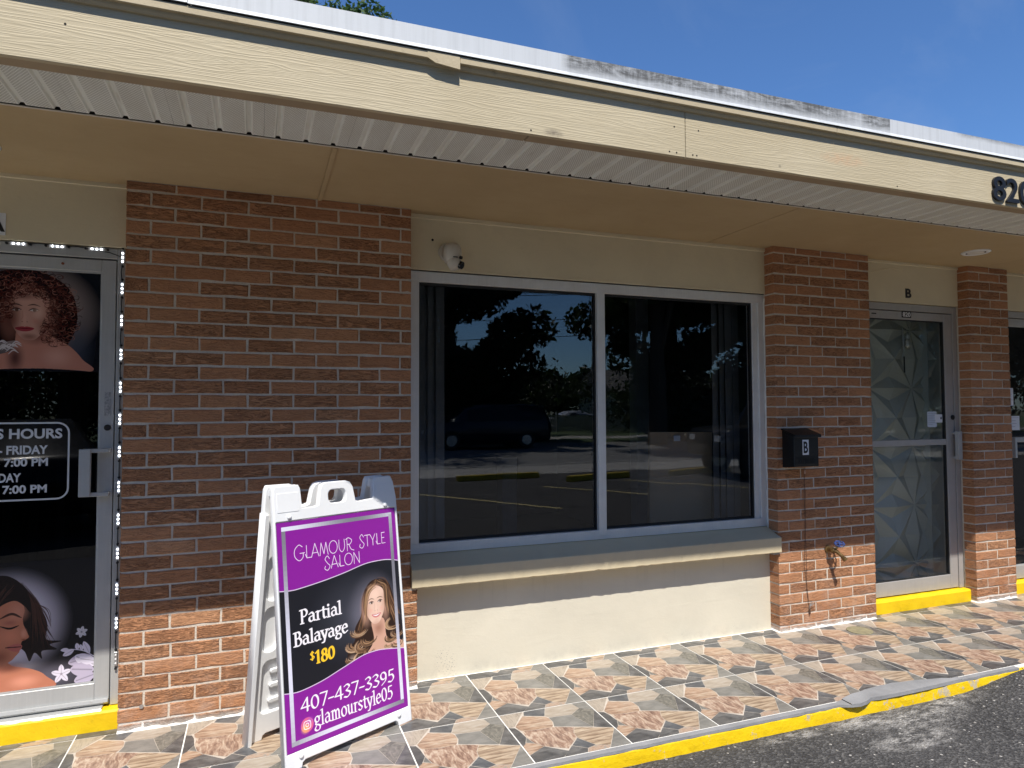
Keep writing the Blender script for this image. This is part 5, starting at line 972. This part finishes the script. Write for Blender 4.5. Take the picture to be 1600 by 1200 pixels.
def car(name, lab, cat, loc, rotz, color, st, L, W, wheels, gh, lamps=True):
    """st: stations (x, z_bottom, z_belt, z_roof, half width belt, half width roof)"""
    paint = plain(name+'_paint', color, .25, .3, .05, 1, .0001, .6); t = thing(name, lab, cat, loc, rotz, None, True)
    mb = MB(); P = []
    for x, zb, zl, zr, w, wr in st: P.append([(x, -w*.94, zb), (x, -w, (zb+zl)/2), (x, -w*.97, zl), (x, -wr, max(zl, zr-.06)), (x, -wr*.85, max(zl, zr)), (x, wr*.85, max(zl, zr)), (x, wr, max(zl, zr-.06)), (x, w*.97, zl), (x, w, (zb+zl)/2), (x, w*.94, zb)])
    n = 10; mb.add([p for Q in P for p in Q], [(i*n+k, i*n+(k+1) % n, (i+1)*n+(k+1) % n, (i+1)*n+k) for i in range(len(P)-1) for k in range(n)]+[tuple(range(n)), tuple(range((len(P)-1)*n, len(P)*n))[::-1]])
    link('body', mb.mesh(0, True), paint, t)
    gm = plain(name+'_glass', (.01, .012, .014), .08)
    for s in (-1, 1):
        for x0, x1 in gh:
            def at(x):
                i = max(k for k in range(len(st)-1) if st[k][0] <= x); a, b = st[i], st[i+1]; f = (x-a[0])/(b[0]-a[0]); return [a[j]+(b[j]-a[j])*f for j in range(6)]
            A, B = at(x0), at(x1); mb = MB(); mb.add([(x0, s*(A[4]*.97+.012), A[2]+.03), (x1, s*(B[4]*.97+.012), B[2]+.03), (x1, s*(B[5]+.012), max(B[2]+.05, B[3]-.1)), (x0, s*(A[5]+.012), max(A[2]+.05, A[3]-.1))], [(0, 1, 2, 3)]); link('side_window', mb.mesh(), gm, t)
    for x in wheels:
        for s in (-1, 1):
            mb = MB(); mb.lathe([(.2, -.1), (.33, -.11), (.36, -.07), (.36, .07), (.33, .11), (.2, .1)], (x, s*(W-.1), .36), 'y', 24); w = link('wheel', mb.mesh(), M_BLACK, t); WL[w] = WL[w]
            mb = MB(); mb.lathe([(.2, -.112), (.19, -.09), (.05, -.1), (.05, .1), (.19, .09), (.2, .112)], (x, s*(W-.1), .36), 'y', 20); o = link('rim', mb.mesh(), M_SILVER, None); c = o.location.copy(); o.parent = w; o.location = c-w.location
    if lamps:
        for s in (-1, 1): MB().box(st[0][0]-.02, s*W*.62-.12, st[0][2]-.16, st[0][0]+.08, s*W*.62+.12, st[0][2]-.04).build('headlight', M_WHITE, t)
    return t
van = [(-2.5, .35, .78, .78, .86, .8), (-2.3, .28, .92, .92, .92, .8), (-1.6, .24, 1.02, 1.06, .95, .78), (-.9, .24, 1.05, 1.6, .96, .74), (0, .24, 1.05, 1.72, .97, .76), (1.6, .24, 1.06, 1.72, .97, .76), (2.3, .26, 1.08, 1.62, .95, .74), (2.55, .36, 1.0, 1.1, .9, .72)]
car('parked_van', 'dark blue minivan across the road, mirrored in the left pane', 'van', (8.9, -21.6, GZ), 0, (.02, .024, .04), van, 5, .98, (-1.55, 1.5), ((-.85, .0), (.06, 1.1), (1.16, 2.2)))
suv = [(-2.1, .5, .98, .98, .8, .72), (-1.9, .45, 1.08, 1.1, .84, .74), (-.8, .42, 1.12, 1.16, .85, .74), (-.5, .42, 1.12, 1.78, .86, .72), (.9, .42, 1.12, 1.8, .86, .72), (1.9, .45, 1.12, 1.76, .85, .7), (2.0, .5, 1.1, 1.2, .8, .7)]
car('parked_offroader', 'black off-roader in the lot, mirrored in the right pane', 'car', (12., -8.6, GZ), .1, (.008, .008, .009), suv, 4, .86, (-1.35, 1.3), ((-.4, .4), (.46, 1.2), (1.26, 1.8)))
sed = [(-2.3, .3, .62, .62, .8, .7), (-2.1, .26, .74, .76, .86, .74), (-1.0, .24, .9, .94, .9, .72), (-.2, .24, .93, 1.36, .9, .64), (.7, .24, .93, 1.42, .9, .64), (1.5, .24, .94, 1.2, .9, .64), (2.1, .26, .96, 1.0, .88, .7), (2.3, .36, .9, .92, .8, .7)]
car('parked_sedan', 'black sedan in the lot, mirrored faintly in the poster-covered door', 'car', (-2.6, -7.6, GZ), 1.2, (.01, .01, .012), sed, 4.6, .9, (-1.45, 1.4), ((-.15, .4), (.46, 1.4)))
car('parked_sedan', 'silver sedan far beyond the white fence, mirrored in the left pane', 'car', (23, -43.5, GZ), .1, (.5, .5, .5), sed, 4.6, .9, (-1.45, 1.4), ((-.15, .4), (.46, 1.4)))
car('parked_sedan', 'dark sedan beyond the white fence, mirrored in the left pane', 'car', (18, -42., GZ), .0, (.02, .02, .022), sed, 4.6, .9, (-1.45, 1.4), ((-.15, .4), (.46, 1.4)))
M_FENCE = plain('white_fence_vinyl', (.62, .62, .6), .6)
fn = thing('picket_fence', 'white vinyl fence across the road, mirrored in the window', 'fence', (26, -38.5, 0))
pk = MB().box(-.05, 0, 0, .05, .03, 1.05).mesh()
for k in range(150):
    o = bpy.data.objects.new('picket', pk); COL.objects.link(o); o.parent = fn; o.location = (-9+k*.145, 0, GZ)
    if not len(pk.materials): pk.materials.append(M_FENCE)
for z in (.2, .95): MB().box(17, -38.47, z, 39, -38.43, z+.09).build('rail', M_FENCE, fn)
for k in range(9): MB().box(17+k*2.7, -38.52, GZ, 17.13+k*2.7, -38.39, 1.25).build('post', M_FENCE, fn)
M_BARK = plain('bark', (.075, .058, .045), .95, 0, .3, 4, .02)
LA = [mat_leaf('leaf_dark', (.010, .02, .006), (.028, .05, .013)), mat_leaf('leaf_mid', (.022, .045, .010), (.06, .11, .028))]
def tree(name, lab, x, y, h, rx, rz, zc, n, seed, mat, leaf=.34, group=None):
    rr_ = random.Random(seed); g = np.random.default_rng(seed); t = thing(name, lab, 'tree', (x, y, GZ), 0, group)
    mb = MB(); mb.tube([(x, y, GZ-.05), (x+.1, y, h*.2), (x-.05, y+.1, h*.4), (x+.1, y, h*.62)], [h*.035, h*.026, h*.02, h*.012], 10)
    lobes = []
    for k in range(60):
        a, b = rr_.uniform(0, 6.283), rr_.uniform(-1.15, 1.15); q = rr_.uniform(.35, 1)**.6
        lobes.append((x+rx*q*math.cos(a)*math.cos(b), y+rx*q*math.sin(a)*math.cos(b), zc+rz*q*math.sin(b)*1.1, rr_.uniform(.17, .36)*rx))
    for l in lobes[::9]: mb.tube([(x+.05, y, h*rr_.uniform(.25, .5)), ((x+l[0])/2, (y+l[1])/2, (h*.45+l[2])/2+.3), l[:3]], [h*.012, h*.007, h*.003], 6)
    mb.build('trunk', M_BARK, t)
    L = np.array(lobes); idx = g.integers(0, len(L), n); d = g.normal(size=(n, 3)); d /= np.linalg.norm(d, axis=1)[:, None]; r = L[idx, 3]*(g.uniform(.25, 1.12, n)**.5)
    c = L[idx, :3]+d*r[:, None]*np.array([1, 1, .75]); u = g.normal(size=(n, 3)); u /= np.linalg.norm(u, axis=1)[:, None]; w = np.cross(u, g.normal(size=(n, 3))); w /= np.linalg.norm(w, axis=1)[:, None]
    s = (g.uniform(.5, 1.2, n)*leaf)[:, None]; V = np.stack([c-u*s, c+w*s*.45, c+u*s, c-w*s*.45], 1).reshape(-1, 3); me = bpy.data.meshes.new('crown'); me.from_pydata(V.tolist(), [], np.arange(4*n).reshape(-1, 4).tolist()); me.update(); link('crown', me, mat, t)
tree('oak_tree', 'treetop showing above the white roof edge', 1.72, 10.5, 10.2, 1.5, 1.6, 8.2, 16000, 2, LA[1], .075)
for a in ((5.6, -31, 16, 4.2, 6.6, 8.6, 12000, 17, LA[0], 'dark tree between the two broad ones, behind the minivan front'), (2.4, -27, 17, 6.2, 7.2, 7.6, 17000, 3, LA[0], 'broad dark tree across the road at the left, mirrored in the left pane'), (9.4, -29, 16, 4.4, 7., 7.2, 17000, 4, LA[0], 'second broad dark tree across the road, behind the minivan'), (16.2, -20.5, 13, 4.4, 3.4, 9.0, 15000, 5, LA[1], 'tree with drooping branches mirrored beside the mullion'), (20.2, -25.5, 16, 4.6, 6.8, 7.4, 14000, 16, LA[0], 'dark tree between the drooping tree and the pale house'),
          (27, -23, 17, 6., 7., 8.4, 15000, 6, LA[0], 'dark tree mirrored high in the right pane'), (36, -25, 17, 6.4, 7., 8.4, 11000, 8, LA[0], 'dark tree far right across the road'), (46, -27, 17, 7, 7, 8.4, 9000, 10, LA[0], 'dark tree at the right end of the road, mirrored in the glass door'), (-6, -26, 17, 6.2, 7.2, 8.4, 12000, 7, LA[0], 'dark tree far left across the road'), (-15, -27, 17, 6.4, 7.2, 8.4, 10000, 9, LA[0], 'dark tree beyond the left end of the road')):
    tree('roadside_tree', a[9], *a[:6], int(a[6]*2.2), *a[7:9], .22)
def bush(x, y, h, w, n, seed, lab):
    g = np.random.default_rng(seed); t = thing('tall_shrub', lab, 'shrub', (x, y, GZ)); L = np.stack([g.normal(0, w*.45, 14)+x, g.normal(0, w*.2, 14)+y, g.uniform(.2, .8, 14)*h], 1)
    MB().tube([(x, y, GZ), (x+.1, y, h*.5)], [.09, .04], 8).build('stem', M_BARK, t)
    c = L[g.integers(0, 14, n)]+g.normal(0, 1, (n, 3))*np.array([w*.22, w*.2, h*.16]); c[:, 2] = np.abs(c[:, 2]); u = g.normal(size=(n, 3)); u /= np.linalg.norm(u, axis=1)[:, None]; v = np.cross(u, g.normal(size=(n, 3))); v /= np.linalg.norm(v, axis=1)[:, None]
    s = (g.uniform(.5, 1.2, n)*.17)[:, None]; V = np.stack([c-u*s, c+v*s*.45, c+u*s, c-v*s*.45], 1).reshape(-1, 3); me = bpy.data.meshes.new('foliage'); me.from_pydata(V.tolist(), [], np.arange(4*n).reshape(-1, 4).tolist()); me.update(); link('foliage', me, LA[0], t)
for i, (x, y, h, w, lab) in enumerate(((-12, -33, 4, 4.5, 'dense shrub at the far left across the road'), (-5, -33, 4.2, 4.5, 'dense shrub left of the minivan'), (2, -33, 4.4, 4.5, 'dense shrub directly behind the minivan front'), (8, -33.5, 4.2, 4.2, 'dense shrub behind the minivan rear'), (13, -34, 3.4, 3.2, 'lower shrub beside the gap of sky'),
      (27, -36, 4., 4.5, 'dense shrub beside the white fence, mirrored right of the mullion'), (33.5, -34, 4.4, 4.6, 'dense shrub in front of the pale house'), (41, -35, 4.6, 5, 'dense shrub right of the pale house'), (50, -36, 5, 6, 'dense shrub at the far right across the road'))): bush(x, y, h, w, 9000, 50+i, lab)
for i, (x, y, h) in enumerate(((8, -62, 5.5), (16, -66, 6.5), (24, -70, 5), (31, -68, 6.), (40, -70, 6.8), (50, -72, 6), (0, -62, 6.5), (-10, -62, 6), (60, -70, 7))): tree('distant_tree', ('tall', 'low', 'round', 'slim', 'broad', 'spreading', 'small', 'farthest left', 'farthest right')[i]+' distant dark tree in the far row beyond the lawn', x, y, h, 4.6, 2.2, h*.55, 2200, 20+i, LA[0], .6, 'far row of trees')
M_HS = plain('pale_siding', (.45, .43, .38), .8); M_SH = plain('roof_shingle', (.12, .11, .1), .9)
ho = thing('house', 'pale house with grey roof across the road behind the fence', 'house', (38, -56, 0)); MB().box(32, -60, GZ, 44, -52, 3).build('wall', M_HS, ho)
mb = MB(); mb.prism([(-60.6, 3.0), (-51.4, 3.0), (-56, 5.4)], 31.4, 44.6); mb.build('roof', M_SH, ho)
for x in (33.5, 36.5, 41): MB().box(x, -51.99, 1.1, x+1.2, -51.93, 2.3).build('window', M_LENS, ho)
MB().box(38.9, -51.99, GZ, 39.9, -51.93, 2.1).build('door', M_WHITE, ho)
pw = thing('power_line', 'utility poles with sagging wires across the road', 'power line', (15, -31.5, 0))
for x in (-14, 22.5): MB().tube([(x, -31.5, GZ), (x, -31.5, 9.2)], [.16, .11], 10).build('pole', M_BARK, pw); MB().box(x-1.1, -31.56, 8.5, x+1.1, -31.44, 8.62).build('crossarm', M_BARK, pw)
for y, z in ((-31.9, 8.7), (-31.1, 8.7), (-31.5, 7.2), (-31.5, 6.2)): MB().tube([(-14+36.5*k/12, y, z-1.1*(1-((k-6)/6)**2)) for k in range(13)]+[(40, y, z-.8), (60, y, z)], .02, 5).build('wire', M_BLACK, pw)
